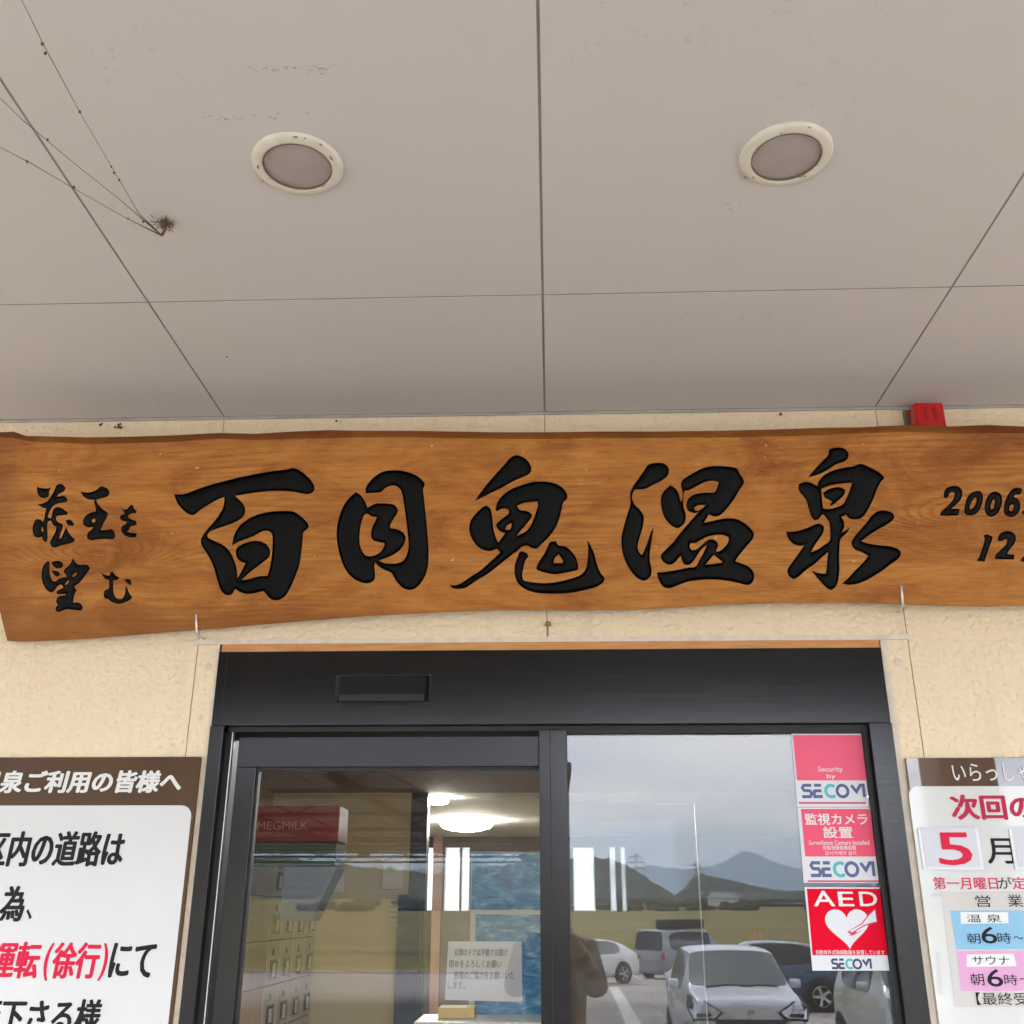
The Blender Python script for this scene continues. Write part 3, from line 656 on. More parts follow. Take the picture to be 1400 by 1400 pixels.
# porch fascia
q = MB().box(-6, 6, -3.50, -3.43, 2.67, 3.35).build('fascia', mat('fascia_paint', (0.16, 0.145, 0.13), .6), wl)

# building shell behind the facade
M_INW = mat('interior_plaster', (0.52, 0.44, 0.31), 0.8, var=0.1, vscale=1.2)
M_INC = mat('interior_ceiling_board', (0.50, 0.50, 0.46), 0.8)
M_INF = mat('interior_floor', (0.16, 0.11, 0.07), 0.4, var=0.2, vscale=2)
M_DARK = mat('dark_teal_frame', (0.015, 0.028, 0.045), 0.4)
tag(MB().box(-2.4, 4.2, T + .001, 10.7, -0.05, 0.0).build('interior_floor', M_INF), kind='structure')
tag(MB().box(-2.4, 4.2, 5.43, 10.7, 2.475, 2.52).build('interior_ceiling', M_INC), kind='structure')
tag(MB().box(-2.4, 4.2, T + .001, 5.428, 2.475, 2.52).build('lobby_ceiling', mat('shade_toned_lobby_ceiling', (0.16, 0.135, 0.11), .8)), kind='structure')  # colour darkened to stand in for the shade of the unlit lobby
iw = empty('interior_side_wall', (0, 0, 0)); tag(iw, 'beige interior side walls of the entrance hall behind the glass', 'wall')
box('wall_surface', (-2.4, -2.2, T + .001, 10.7, 0, 2.475), M_INW, iw)
box('wall_surface', (4.0, 4.2, T + .001, 10.7, 0, 2.475), M_INW, iw)
box('roof_deck', (-5.6, 5.6, T + .001, 10.9, 3.21, 3.4), M_SEAL, iw)
# far interior wall with its windows
fw = empty('interior_far_wall', (0, 10.5, 0)); tag(fw, 'far interior wall with a row of bright high windows', 'wall')
ZB, ZU = 1.61, 2.35
wins = [(-1.63, -1.44), (-1.33, -1.14), (-1.12, -1.02), (0.25, 0.52), (0.70, 0.78), (0.84, 0.90)]
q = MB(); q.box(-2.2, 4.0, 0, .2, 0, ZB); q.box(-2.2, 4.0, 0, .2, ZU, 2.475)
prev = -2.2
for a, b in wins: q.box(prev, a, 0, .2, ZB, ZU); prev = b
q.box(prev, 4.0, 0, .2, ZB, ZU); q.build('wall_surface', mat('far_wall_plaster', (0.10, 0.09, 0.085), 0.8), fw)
M_WFR = mat('white_window_frame', (0.6, 0.62, 0.65), 0.4)
M_FROST = mat('frosted_window_pane', (0.85, 0.9, 0.95), 0.9, spec=0.2)
t_ = M_FROST.node_tree; p_ = t_.nodes['Principled BSDF']; tl = t_.nodes.new('ShaderNodeBsdfTranslucent'); tl.inputs[0].default_value = (0.85, 0.92, 1.0, 1); tp = t_.nodes.new('ShaderNodeBsdfTransparent'); mx1 = t_.nodes.new('ShaderNodeMixShader'); mx1.inputs[0].default_value = 0.35
t_.links.new(tl.outputs[0], mx1.inputs[1]); t_.links.new(tp.outputs[0], mx1.inputs[2]); t_.links.new(mx1.outputs[0], t_.nodes['Material Output'].inputs[0])
for a, b in wins:
    w_ = MB()
    w_.box(a, a + .012, -.01, .05, ZB, ZU); w_.box(b - .012, b, -.01, .05, ZB, ZU); w_.box(a + .012, b - .012, -.01, .05, ZB, ZB + .012); w_.box(a + .012, b - .012, -.01, .05, ZU - .012, ZU)
    f_ = w_.build('window', M_WFR, fw)
    MB().box(a + .012, b - .012, .08, .086, ZB + .012, ZU - .012).build('pane', M_FROST, f_)
# a gabled white house outside those windows
gh = empty('white_house', (1.4, 24, -0.64)); tag(gh, 'white gabled neighbour house seen through the far right window', 'house')
MB().box(-3, 1.2, 0, 8, 0, 3.0).build('wall', mat('white_siding', (0.75, 0.76, 0.78), 0.8, var=0.1, vscale=4), gh)
q = MB(); q.v = [(-3.4, -.4, 3.6), (1.6, -.4, 3.0), (1.6, 8.4, 3.0), (-3.4, 8.4, 3.6), (-3.4, -.4, 3.75), (1.6, -.4, 3.15), (1.6, 8.4, 3.15), (-3.4, 8.4, 3.75)]
q.f = [(0, 3, 2, 1), (4, 5, 6, 7), (0, 1, 5, 4), (1, 2, 6, 5), (2, 3, 7, 6), (3, 0, 4, 7)]; q.m = [0] * 6; q.build('roof', M_FARR, gh)

# partition wall and inner doorway
pt = empty('partition_wall', (0, 5.42, 0)); tag(pt, 'beige partition wall beside the lockers inside the hall', 'wall')
box('wall_surface', (-2.2, -1.10, 0, .12, 0, 2.475), mat('beige_partition', (0.66, 0.54, 0.33), 0.7, var=0.08, vscale=2), pt)
box('door_jamb', (-1.097, -0.97, -.02, .14, 0, 2.475), M_DARK, pt)
box('wall_switch_panel', (-1.72, -1.60, -.02, -.001, 1.74, 1.90), M_PRINTW, pt, .004)
box('air_grille', (-1.30, -1.14, -.03, -.001, 1.76, 2.02), mat('grille_white', (0.7, 0.66, 0.56), 0.5), pt, .004)
q = MB()
for k in range(6): q.box(-1.24, -1.15, -.035, -.002, 1.50 + k * .035, 1.515 + k * .035)
q.build('louvre', M_PRINTW, pt)
nc = box('door_curtain', (-1.16, -1.0, 5.30, 5.33, 0.5, 1.72), mat('deep_blue_curtain', (0.008, 0.03, 0.085), 0.8), None); tag(nc, 'deep blue split curtain hanging at the inner doorway', 'curtain')
# lockers
M_LK = mat('pale_wood_locker', (0.50, 0.35, 0.22), 0.5, var=0.25, vscale=3, stretch=(1, 1, .3)); M_LKD = mat('locker_body_dark', (0.05, 0.03, 0.02), 0.8)  # second material: near-black brown cabinet body behind the doors
M_LKC = mat('locker_cream_door', (0.56, 0.48, 0.36), 0.4, var=0.08, vscale=3)
lk = empty('shoe_lockers', (-1.8, 3.40, 0)); tag(lk, 'bank of pale shoe lockers with square lock plates behind the left glass', 'lockers')
MB().box(-.38, -.005, 0, 1.98, 0, 1.955).build('cabinet', M_LKD, lk)
rows = [1.95 - i * .262 for i in range(8)]
colw = [(0, .60), (.605, .95), (.955, 1.30), (1.305, 1.64), (1.645, 1.975)]
for a, b in zip(rows, rows[1:]):
    for k, (c0, c1) in enumerate(colw):
        d_ = box('locker_door', (-.004, .014, c0 + .004, c1 - .004, b + .006, a - .003), M_LK if k == 0 else M_LKC, lk, .002)
        if k:
            MB().box(.0145, .024, c0 + .10, c0 + .24, b + .04, b + .15).build('lock_plate', M_PLAS, d_)
            MB().box(.0245, .030, c0 + .13, c0 + .19, b + .05, b + .13).build('key_holder', M_STEEL, d_)
            text_t = MB().box(.0145, .016, c0 + .13, c0 + .18, b + .175, b + .215).build('number_plate', M_PLAS, d_)
# milk sign box above the lockers
mk = empty('milk_sign_box', (0, 3.1, 0)); tag(mk, 'red and green milk sign box over the lockers behind the glass', 'sign')
box('red_panel', (-1.72, -1.20, 0, .26, 1.965, 2.16), mat('milk_red', (0.11, 0.008, 0.011), 0.4), mk, .004)
box('green_panel', (-1.71, -1.21, .003, .26, 1.84, 1.962), mat('milk_green', (0.005, 0.030, 0.022), 0.4), mk, .004)
text_on('lettering', 'MEGMILK', (-1.665, -1.375, 2.03, 2.075), -.003, mat('milk_lettering', (0.24, 0.13, 0.12), 0.5), mk, 0.01)
q = MB(); q.v = [(-1.50, 0.02, 1.83), (-1.20, 0.02, 1.83), (-1.33, 0.02, 1.55), (-1.50, 0.02, 1.55), (-1.50, .24, 1.83), (-1.20, .24, 1.83), (-1.33, .24, 1.55), (-1.50, .24, 1.55)]
q.f = [(0, 1, 2, 3), (7, 6, 5, 4), (0, 4, 5, 1), (1, 5, 6, 2), (2, 6, 7, 3), (3, 7, 4, 0)]; q.m = [0] * 6
q.build('pale_panel', mat('pale_blue_panel', (0.075, 0.085, 0.12), 0.4), mk)
# ceiling lamps, lit
M_LIT = mat('lit_lamp_bowl', (0.9, 0.9, 0.88), 0.4, emit=(1.0, 0.98, 0.93), estr=22.0)
for (x, y, r_, lab) in ((-.87, 8.0, .27, 'lit round bowl lamp on the hall ceiling, the lower and brighter one'), (-.93, 5.75, .09, 'small lit ceiling lamp nearer the door glass, above the brighter bowl lamp'), (-.3, 1.7, .18, 'added lobby lamp just inside the entrance door, unseen, brightening the hall')):
    t = empty('ceiling_lamp', (x, y, 2.475)); tag(t, lab, 'lamp', 'lit hall ceiling lamps')
    MB().lathe([(r_ * .7, 0), (r_ * .7, -.03), (0, -.03)], 'Z', n=32).build('lamp_base', M_WFR, t)
    k_ = r_ / .27
    MB().lathe([(r_ * .98, -.032), (r_, -.032 - .013 * k_), (r_ * .9, -.032 - .043 * k_), (r_ * .6, -.032 - .068 * k_), (r_ * .25, -.032 - .08 * k_), (0.001, -.032 - .083 * k_)], 'Z', n=32).build('lamp_bowl', M_LIT, t, smooth=True)
# the third lamp is added above the sight line to brighten the hall
# column, poster, counter, box
cl = MB().box(-1.435, -1.325, 10.1, 10.2, 0, 2.474).build('hall_column', mat('salmon_column', (0.20, 0.11, 0.08), 0.6, var=.1, vscale=3), None, bevel=.005); tag(cl, 'slim salmon coloured column between the bright far windows', 'column')
def poster_mat():
    m = mat('sea_poster_print', (0.1, 0.3, 0.5), 0.3); t = m.node_tree; p = t.nodes['Principled BSDF']
    tc = t.nodes.new('ShaderNodeTexCoord'); v = tc.outputs['Object']
    a = noise_tex(t, v, 7, 6, 0.65, 0.8, (1, 1, 3)); b = noise_tex(t, v, 18, 6, 0.7, 1.5, (1.6, 1, .6), (3, 1, 2))
    c = ramp(t, a, [(0.3, (0.012, 0.07, 0.16)), (0.45, (0.03, 0.20, 0.52)), (0.56, (0.08, 0.36, 0.68)), (0.7, (0.55, 0.70, 0.78))])
    c = mixc(t, ramp(t, b, [(0.58, (0, 0, 0)), (0.68, (.8, .8, .8))]), c, (0.10, 0.42, 0.40)); t.links.new(c, p.inputs['Base Color']); return m
ps = empty('sea_poster', (0, 4.5, 0)); tag(ps, 'tall blue sea poster board standing behind the left glass', 'poster')
box('poster_board', (-.555, -.02, .004, .03, .55, 1.985), M_WFR, ps)
box('poster_sheet', (-.550, -.025, 0, .0038, 1.615, 1.98), poster_mat(), ps)
box('poster_sheet', (-.520, -.025, 0, .0038, .56, 1.585), poster_mat(), ps)
box('stand_foot', (-.50, -.06, -.1, .2, 0, .03), M_PLAS, ps); box('stand_leg', (-.31, -.26, .031, .06, .03, .6), M_PLAS, ps)
ct = empty('reception_counter', (-.42, 4.0, 0)); tag(ct, 'white topped reception counter behind the lower left glass', 'counter')
box('counter_top', (-.40, .42, -.25, .25, .965, 1.0), M_WFR, ct, .004); box('counter_front', (-.37, .39, -.2, .2, 0, .963), M_INW, ct)
bx = box('cardboard_box', (-.70, -.48, 3.95, 4.15, 1.002, 1.06), mat('yellow_card', (0.62, 0.45, 0.17), 0.7), None, .003); tag(bx, 'flat yellow cardboard box lying on the reception counter', 'box')
# inner windbreak glass with a thin bright edge
ws_ = empty('inner_glass_screen', (0, 1.5, 0)); tag(ws_, 'frameless inner glass screen with a thin bright edge behind the right window', 'glass screen')
box('glass_pane', (.06, .585, 0, .008, 0, 2.015), glass_mat('inner_glass', (0.95, 0.96, 0.96), 0.5, 0.0), ws_)
M_EDGE = mat('bright_edge_trim', (0.6, 0.57, 0.52), 0.3)
box('edge_trim', (.586, .5895, -.002, .010, 0, 2.020), M_EDGE, ws_); box('edge_trim', (.06, .586, -.002, .010, 2.0155, 2.020), M_EDGE, ws_)

# ================================================================== DOOR FRAME
fr = empty('door_frame', (0, 0, 0)); tag(fr, 'dark aluminium door frame with deep header and centre post', 'door frame')
FX0, FX1 = -0.963, 0.942
box('header', (FX0 + .002, FX1 - .002, -.010, .15, 2.0905, 2.3030), M_FRAME, fr, .002)
box('header_lip', (FX0 + .045, FX1 - .055, .012, .14, 2.0755, 2.0895), M_GASKET, fr)
box('jamb', (FX0, -0.924, -.012, .15, 0, 2.0895), M_FRAME, fr, .0015)
box('jamb', (0.8795, FX1, -.012, .15, 0, 2.0895), M_FRAME, fr, .0015)
box('jamb_return', (-0.9235, -0.905, .020, .15, 0, 2.0750), M_GASKET, fr)
box('jamb_bead', (-0.9045, -0.9015, .010, .03, 0, 2.0745), mat('bright_bead', (0.5, 0.5, 0.5), 0.25, 0.9), fr)
box('mullion', (-0.0335, 0.0445, -.006, .10, 0, 2.0745), M_FRAME, fr, .0015)
box('mullion_cap', (-0.004, -0.002, -.0075, -.0055, 0, 2.074), M_GASKET, fr)
box('mounting_line', (-0.935, -0.9335, -.0115, -.009, 2.092, 2.300), M_GASKET, fr)
# fixed light on the right
fl = empty('fixed_window', (0, 0, 0)); tag(fl, 'fixed right glass panel mirroring the car park and mountains', 'window')
q = MB(); q.box(.045, .8790, .012, .05, 2.0680, 2.0750); q.box(.8665, .8790, .012, .05, 0.02, 2.0675); q.build('gasket', M_GASKET, fl)
box('glass_pane', (.0455, .8660, .030, .036, 0.02, 2.0670), M_GLASSR, fl)
box('bottom_rail', (.0455, .8785, .012, .05, 0, .019), M_FRAME, fl)
text_on('red_lettering', 'NO', (0.5045, 0.5569, 1.5312, 1.5634), .0395, mat('faded_red_letters', (0.22, 0.02, 0.015), 0.5), fl, 0.02)
# sliding leaf on the left
sl = empty('sliding_door', (0, 0, 0)); tag(sl, 'left sliding glass door leaf in a dark aluminium frame', 'door')
LY0, LY1 = .030, .068
box('top_rail', (-0.8890, -0.0345, LY0, LY1, 1.9800, 2.0640), M_FRAME, sl, .0015)
box('stile', (-0.8890, -0.8330, LY0 + .0005, LY1, 0.02, 1.9795), M_FRAME, sl, .0015)
box('bottom_rail', (-0.8325, -0.0345, LY0, LY1, 0.02, .10), M_FRAME, sl, .0015)
q = MB(); q.box(-.8325, -.0345, LY0 + .008, LY1 - .002, 1.9720, 1.9795); q.box(-.8325, -.8265, LY0 + .008, LY1 - .002, .1005, 1.9715); q.build('gasket', M_GASKET, sl)
box('glass_pane', (-.8260, -.0340, .046, .052, .1005, 1.9715), M_GLASSL, sl)
# motion sensor
ms = empty('motion_sensor', (0, 0, 0)); tag(ms, 'black oblong motion sensor bar on the door header', 'sensor')
sx0, sx1, sz0, sz1 = (-0.6086, -0.3429, 2.1558, 2.2260)
q = MB(); q.v = [(sx0, -.0105, sz0 - .004), (sx1, -.0105, sz0 - .004), (sx1, -.0105, sz1 + .004), (sx0, -.0105, sz1 + .004),
                 (sx0 + .010, -.034, sz0 + .016), (sx1 - .010, -.034, sz0 + .016), (sx1 - .010, -.030, sz1), (sx0 + .010, -.030, sz1)]
q.f = [(0, 3, 2, 1), (4, 5, 6, 7), (0, 1, 5, 4), (1, 2, 6, 5), (2, 3, 7, 6), (3, 0, 4, 7)]; q.m = [0] * 6
q.build('housing', mat('sensor_black', (0.006, 0.006, 0.0065), 0.3, 0.0, spec=.3), ms, bevel=.0015)
MB().box(sx0 - .004, sx1 + .004, -.0125, -.0102, sz0 - .010, sz1 + .007).build('base_plate', M_GASKET, ms)
MB().box(sx0 + .012, sx1 - .012, -.037, -.030, sz0 - .004, sz0 + .015).build('sensor_window', M_GASKET, ms, bevel=.001)

# ================================================================== STICKERS
def tilted(name, quad, y0, y1, m, parent):
    return plate(name, quad, y0, y1, m, parent)
M_STP = mat('sticker_pink', (0.78, 0.12, 0.20), 0.5, spec=0.15); M_STP2 = mat('sticker_rose', (0.76, 0.09, 0.16), 0.5, spec=0.15); M_STR = mat('sticker_red', (0.66, 0.001, 0.020), 0.6, spec=0.08)
M_STW = mat('sticker_white', (0.64, 0.64, 0.66), 0.5, spec=0.2); M_NAVY = mat('logo_slate', (0.055, 0.075, 0.20), 0.4); M_NAVY2 = mat('logo_navy', (0.02, 0.03, 0.09), 0.4); M_TEAL = mat('logo_teal', (0.04, 0.40, 0.42), 0.4)
M_CRIM = mat('crimson_rule', (0.52, 0.03, 0.10), 0.4)
YS = 0.0285
def px(x, y, _c={}): return None
def secom(parent, x0, x1, z0, z1, navy, y):
    """six-letter security wordmark drawn with constructed strokes: S E C O M, the C teal, the O overlapping it"""
    H = z1 - z0; W = x1 - x0; th = H * .22
    def seg(name, pts, m, yy):
        P = [Vector((x0 + a * W, z0 + b * H)) for a, b in pts]; closed = (P[0] - P[-1]).length < 1e-6
        if closed: P = P[:-1]
        n = len(P); q = MB()
        for i, p in enumerate(P):
            a_ = P[(i - 1) % n] if (closed or i > 0) else None; b_ = P[(i + 1) % n] if (closed or i < n - 1) else None
            d1 = (p - a_).normalized() if a_ is not None else (b_ - p).normalized(); d2 = (b_ - p).normalized() if b_ is not None else d1
            n1 = Vector((-d1.y, d1.x)); n2 = Vector((-d2.y, d2.x)); mm = (n1 + n2); mm = mm.normalized() if mm.length > 1e-4 else n1
            L = th / 2 / max(.45, mm.dot(n1))
            q.v += [(p.x + mm.x * L, yy, p.y + mm.y * L), (p.x - mm.x * L, yy, p.y - mm.y * L)]
        for i in range(n if closed else n - 1):
            a_, b_ = 2 * i, 2 * ((i + 1) % n); q.f.append((a_, a_ + 1, b_ + 1, b_)); q.m.append(0)
        return q.build(name, m, parent)
    arc = lambda cx, r_, a0, a1, n=16: [(cx + r_ * H / W * math.cos(R(a0 + (a1 - a0) * k / n)), .5 + .42 * math.sin(R(a0 + (a1 - a0) * k / n))) for k in range(n + 1)]
    seg('letter_s', [(.17, .92), (.05, .92), (.025, .75), (.05, .55), (.14, .52), (.165, .32), (.14, .10), (.01, .10)], navy, y)
    seg('letter_e', [(.32, .92), (.21, .92)], navy, y); seg('letter_e', [(.32, .52), (.21, .52)], navy, y)
    seg('letter_e', [(.205, .60), (.205, .10), (.33, .10)], navy, y - .0001)
    seg('letter_c', arc(.47, .40, 48, 312, 18), M_TEAL, y)
    seg('letter_o', arc(.645, .40, 0, 360, 22), navy, y - .0002)
    seg('letter_m', [(.79, .92), (.86, .45), (.93, .92), (.975, .92), (.975, .06)], navy, y - .0003)
def sticker(name, label, outer, parts):
    t = empty(name, (0, 0, 0)); tag(t, label, 'sticker', 'stickers on the right window')
    plate('backing', outer, YS, YS + .0012, M_STW, t); return t
s1 = sticker('security_sticker', 'pink security sticker with white lower band, topmost on the right glass', [(0.6734, 2.0675), (0.8699, 2.0667), (0.8640, 1.8693), (0.6704, 1.8696)], 0)
plate('pink_field', [(0.6770, 2.0633), (0.8652, 2.0626), (0.8664, 1.9392), (0.6771, 1.9396)], YS - .0005, YS, M_STP, s1)
text_on('small_print', 'Security', (0.7370, 0.8049, 1.9591, 1.9767), YS - .001, M_PRINTW, s1, 0.012); text_on('small_print', 'by', (0.7591, 0.7827, 1.9414, 1.9570), YS - .001, M_PRINTW, s1, 0.012)
secom(s1, *((0.6844, 0.8592, 1.8927, 1.9294)), M_NAVY, YS - .0008)
plate('rule', [(0.6755, 1.8821), (0.8575, 1.8818), (0.8569, 1.8770), (0.6750, 1.8773)], YS - .0005, YS, M_CRIM, s1)
s2 = sticker('camera_sticker', 'rose camera notice sticker between the pink one and the red heart one', [(0.6712, 1.8677), (0.8696, 1.8674), (0.8747, 1.6742), (0.6687, 1.6740)], 0)
plate('pink_field', [(0.6796, 1.8638), (0.8651, 1.8635), (0.8675, 1.7406), (0.6791, 1.7406)], YS - .0005, YS, M_STP2, s2)
text_on('heading', '監視カメラ', (0.6872, 0.8558, 1.8216, 1.8520), YS - .001, M_PRINTW, s2, 0.03); text_on('heading', '設置', (0.7327, 0.8124, 1.7875, 1.8177), YS - .001, M_PRINTW, s2, 0.03)
text_on('small_print', 'Surveillance Camera Installed', (0.6918, 0.8531, 1.7705, 1.7818), YS - .001, M_PRINTW, s2, 0.01); text_on('small_print', '有監視攝像機設置', (0.7275, 0.8164, 1.7574, 1.7686), YS - .001, M_PRINTW, s2, 0.01); text_on('small_print', '감시카메라 설치', (0.7320, 0.8148, 1.7443, 1.7546), YS - .001, M_PRINTW, s2, 0.01)
secom(s2, *((0.6874, 0.8600, 1.6887, 1.7276)), M_NAVY, YS - .0008)
plate('rule', [(0.6789, 1.6804), (0.8677, 1.6806), (0.8671, 1.6761), (0.6784, 1.6758)], YS - .0005, YS, M_CRIM, s2)
s3 = sticker('emergency_sticker', 'red AED sticker with white heart, lowest on the right glass', [(0.6695, 1.6630), (0.8733, 1.6633), (0.8738, 1.4610), (0.6698, 1.4602)], 0)
plate('red_field', [(0.6748, 1.6594), (0.8708, 1.6596), (0.8671, 1.4975), (0.6735, 1.4968)], YS - .0005, YS, M_STR, s3)
for ch, a, b in (('A', 1113, 1139), ('E', 1148, 1166), ('D', 1177, 1198)):
    pass
text_on('heading', 'A', (0.6895, 0.7454, 1.6158, 1.6540), YS - .001, M_PRINTW, s3, 0.03); text_on('heading', 'E', (0.7545, 0.7951, 1.6160, 1.6522), YS - .001, M_PRINTW, s3, 0.03); text_on('heading', 'D', (0.8099, 0.8564, 1.6161, 1.6523), YS - .001, M_PRINTW, s3, 0.03)
HX, HZ = (0.7715, 1.5641)
hp = []
for k in range(40):
    a = 2 * math.pi * k / 40
    hp.append((HX + .0570 * math.sin(a) ** 3, HZ + .0545 * (13 * math.cos(a) - 5 * math.cos(2 * a) - 2 * math.cos(3 * a) - math.cos(4 * a)) / 16 + .004))
plate('heart', hp, YS - .0009, YS - .0004, M_STW, s3)
q = MB()
q.poly([(*(0.8471, 1.6089), 0), ])if False else None
def flat(name, pts, y, m, parent):
    q = MB(); q.poly([(a, y, b) for a, b in pts]); return q.build(name, m, parent)
flat('hand_outline', [(0.7683, 1.5534), (0.8087, 1.5748), (0.8284, 1.5963), (0.8494, 1.6125), (0.8497, 1.5767), (0.8154, 1.5677), (0.7771, 1.5481)], YS - .0012, M_PINKRED, s3)
flat('hand', [(0.7742, 1.5552), (0.8103, 1.5722), (0.8300, 1.5936), (0.8469, 1.6071), (0.8478, 1.5794), (0.8139, 1.5704), (0.7814, 1.5526)], YS - .0015, M_STW, s3)
flat('bolt', [(0.7711, 1.5446), (0.7954, 1.5588), (0.7908, 1.5517), (0.8085, 1.5571), (0.7824, 1.5446)], YS - .0015, M_PINKRED, s3)
text_on('small_print', '自動体外式除細動器を設置しています', (0.6830, 0.8592, 1.4986, 1.5097), YS - .001, M_PRINTW, s3, 0.01)
secom(s3, *((0.7188, 0.8228, 1.4639, 1.4886)), M_NAVY2, YS - .0008)

# paper notice taped inside the left glass
pn = empty('paper_notice', (0, 0, 0)); tag(pn, 'grey white paper notice taped inside the left door glass', 'notice')
plate('sheet', [(-0.2797, 1.5267), (-0.0845, 1.5273), (-0.0828, 1.3811), (-0.2858, 1.3853)], .0545, .055, mat('notice_paper', (0.36, 0.35, 0.38), 0.7), pn)
for i, (s_, a) in enumerate((('恐れ入りますが土足のまま', (-0.2632, -0.1215, 1.4909, 1.5092)), ('お上がりにならないよう', (-0.2762, -0.1369, 1.4624, 1.4807)), ('お願い申し上げまして', (-0.2620, -0.1039, 1.4343, 1.4542)), ('します。', (-0.2788, -0.2406, 1.4114, 1.4291)))):
    pass
M_NTX = mat('notice_ink', (0.10, 0.06, 0.11), 0.6)
text_on('printed_line', '玄関のドアは手動でお開け', ((-0.2632, -0.1215, 1.4909, 1.5092)), .0542, M_NTX, pn, 0.02); text_on('printed_line', '閉めをよろしくお願い', ((-0.2762, -0.1369, 1.4624, 1.4807)), .0542, M_NTX, pn, 0.02)
text_on('printed_line', '皆様のご協力をお願いいた', ((-0.2620, -0.1039, 1.4343, 1.4542)), .0542, M_NTX, pn, 0.02); text_on('printed_line', 'します。', ((-0.2788, -0.2329, 1.4114, 1.4291)), .0542, M_NTX, pn, 0.02)

# ================================================================== NOTICE BOARDS
nb = empty('left_notice_board', (0, 0, 0)); tag(nb, 'brown and white notice board left of the door about driving slowly', 'sign')
nb.name = 'notice_board'
YP = -0.014
lx0, lx1, lz0, lz1 = -2.05, -0.980, 0.90, 2.003
box('board_panel', (lx0, lx1, YP, -.001, lz0, lz1), M_BROWN, nb, .001)
wx = (-0.9878, 1.8543)
wx1 = (-1.0021, 1.8717)
plate('white_panel', rrect(lx0 + .03, wx[0], lz0 + .03, wx1[1], .030), YP - .0012, YP - .0002, M_WHITE, nb)
YT = YP - .002
cw = 0.0655
text_on('heading', '鬼温泉ご利用の皆様へ', ((-1.0243, 1.9068)[0] - cw * 9.82, (-1.0243, 1.9068)[0], (-1.0241, 1.9049)[1], (-1.0314, 1.9661)[1]), YT, M_PRINTW, nb, 0.062, 0.12)
def line(body, xr, yb, yt, pitch, m, extra=0, bold=0.044, y=YT, parent=nb, sh=0.10):
    x1, z0 = xr, yb; n = len(body)
    return text_on('printed_line', body, (x1 - pitch * n + pitch * .08, x1, z0, yt), y, m, parent, bold, sh)
line('地区内の道路は', (-1.1612, 1.7154)[0], (-1.1607, 1.7117)[1], (-1.1738, 1.8043)[1], 0.0655, M_INK)
line('い為', (-1.4101, 1.5771)[0], (-1.4114, 1.5735)[1], (-1.4274, 1.6631)[1], 0.0655, M_INK)
text_on('printed_line', '、', (*[(-1.4045, 1.5790)[0], (-1.3867, 1.5790)[0]], (-1.4045, 1.5790)[1], (-1.4090, 1.6044)[1]), YT, M_INK, nb, 0.03)
line('安全運転', (-1.3464, 1.4372)[0], (-1.3461, 1.4354)[1], (-1.3616, 1.5252)[1], 0.0655, M_RED)
text_on('printed_line', '(', ((-1.3348, 1.4372)[0], (-1.3134, 1.4373)[0], (-1.3336, 1.4303)[1], (-1.3492, 1.5217)[1]), YT, M_RED, nb, 0.02, .1)
text_on('printed_line', '徐行', ((-1.3134, 1.4373)[0], (-1.1877, 1.4378)[0], (-1.3345, 1.4355)[1], (-1.3495, 1.5234)[1]), YT, M_RED, nb, 0.044, .1)
text_on('printed_line', ')', ((-1.1877, 1.4378)[0], (-1.1664, 1.4379)[0], (-1.3336, 1.4303)[1], (-1.3492, 1.5217)[1]), YT, M_RED, nb, 0.02, .1)
line('にて', (-1.0392, 1.4384)[0], (-1.0392, 1.4384)[1], (-1.0501, 1.5226)[1], 0.0635, M_INK)
line('走行下さる様', (-1.1646, 1.3099)[0], (-1.1639, 1.3049)[1], (-1.1763, 1.3878)[1], 0.0675, M_INK)

rb_ = empty('notice_board', (0, 0, 0)); tag(rb_, 'glossy taupe and white opening hours board right of the door', 'sign')
rx0, rx1 = 0.966, 2.05
box('board_panel', (rx0, rx1, YP, -.001, 0.90, 1.994), M_BROWN2, rb_, .001)
p_in = (0.9612, 1.8899); p_tp = (0.9982, 1.9185)
plate('white_panel', rrect(p_in[0], rx1 - .03, 0.93, p_tp[1], .026), YP - .0012, YP - .0002, M_WHITE2, rb_)
pitch = ((1.2253, 1.9314)[0] - (1.0835, 1.9317)[0]) / 2.75
hx = (1.0852, 1.9297)
text_on('heading', 'いらっしゃい', (hx[0], hx[0] + pitch * 4.9, (1.0852, 1.9297)[1], (1.0925, 1.9781)[1]), YT, M_PRINTW, rb_, 0.006)
a = (1.0664, 1.2889, 1.8311, 1.8968); text_on('heading', '次回の', a, YT, mat('crimson_ink', (0.42, 0.008, 0.05), 0.35, spec=.2), rb_, 0.06)
for (u0, u1, lab) in (((0.9710, 1.7092)[0], (1.1277, 1.7093)[0], 1), ((1.2087, 1.7094)[0], (1.3588, 1.7095)[0], 0)):
    z0_, z1_ = (1.0423, 1.7057)[1], (1.0577, 1.8084)[1]
    pl = plate('number_holder', [(u0, z0_), (u1, z0_), (u1, z1_), (u0, z1_)], YP - .007, YP - .0015, mat('holder_white', (0.68, 0.68, 0.70), 0.25), rb_)
    plate('number_card', [(u0 + .008, z0_ + .006), (u1 - .008, z0_ + .006), (u1 - .008, z1_ + .004), (u0 + .008, z1_ + .004)], YP - .0082, YP - .0072, mat('card_grey', (0.54, 0.54, 0.58), 0.3), pl)
text_on('number', '5', (1.0145, 1.1029, 1.7164, 1.7989), YP - .0092, M_RED, rb_, 0.03)
text_on('printed_line', '月', (1.1424, 1.2156, 1.7204, 1.7845), YT, M_INK, rb_, 0.03)
a = (0.9932, 1.1596, 1.6571, 1.6878); text_on('printed_line', '第一月曜日', a, YT, M_PINKRED, rb_, 0.03)
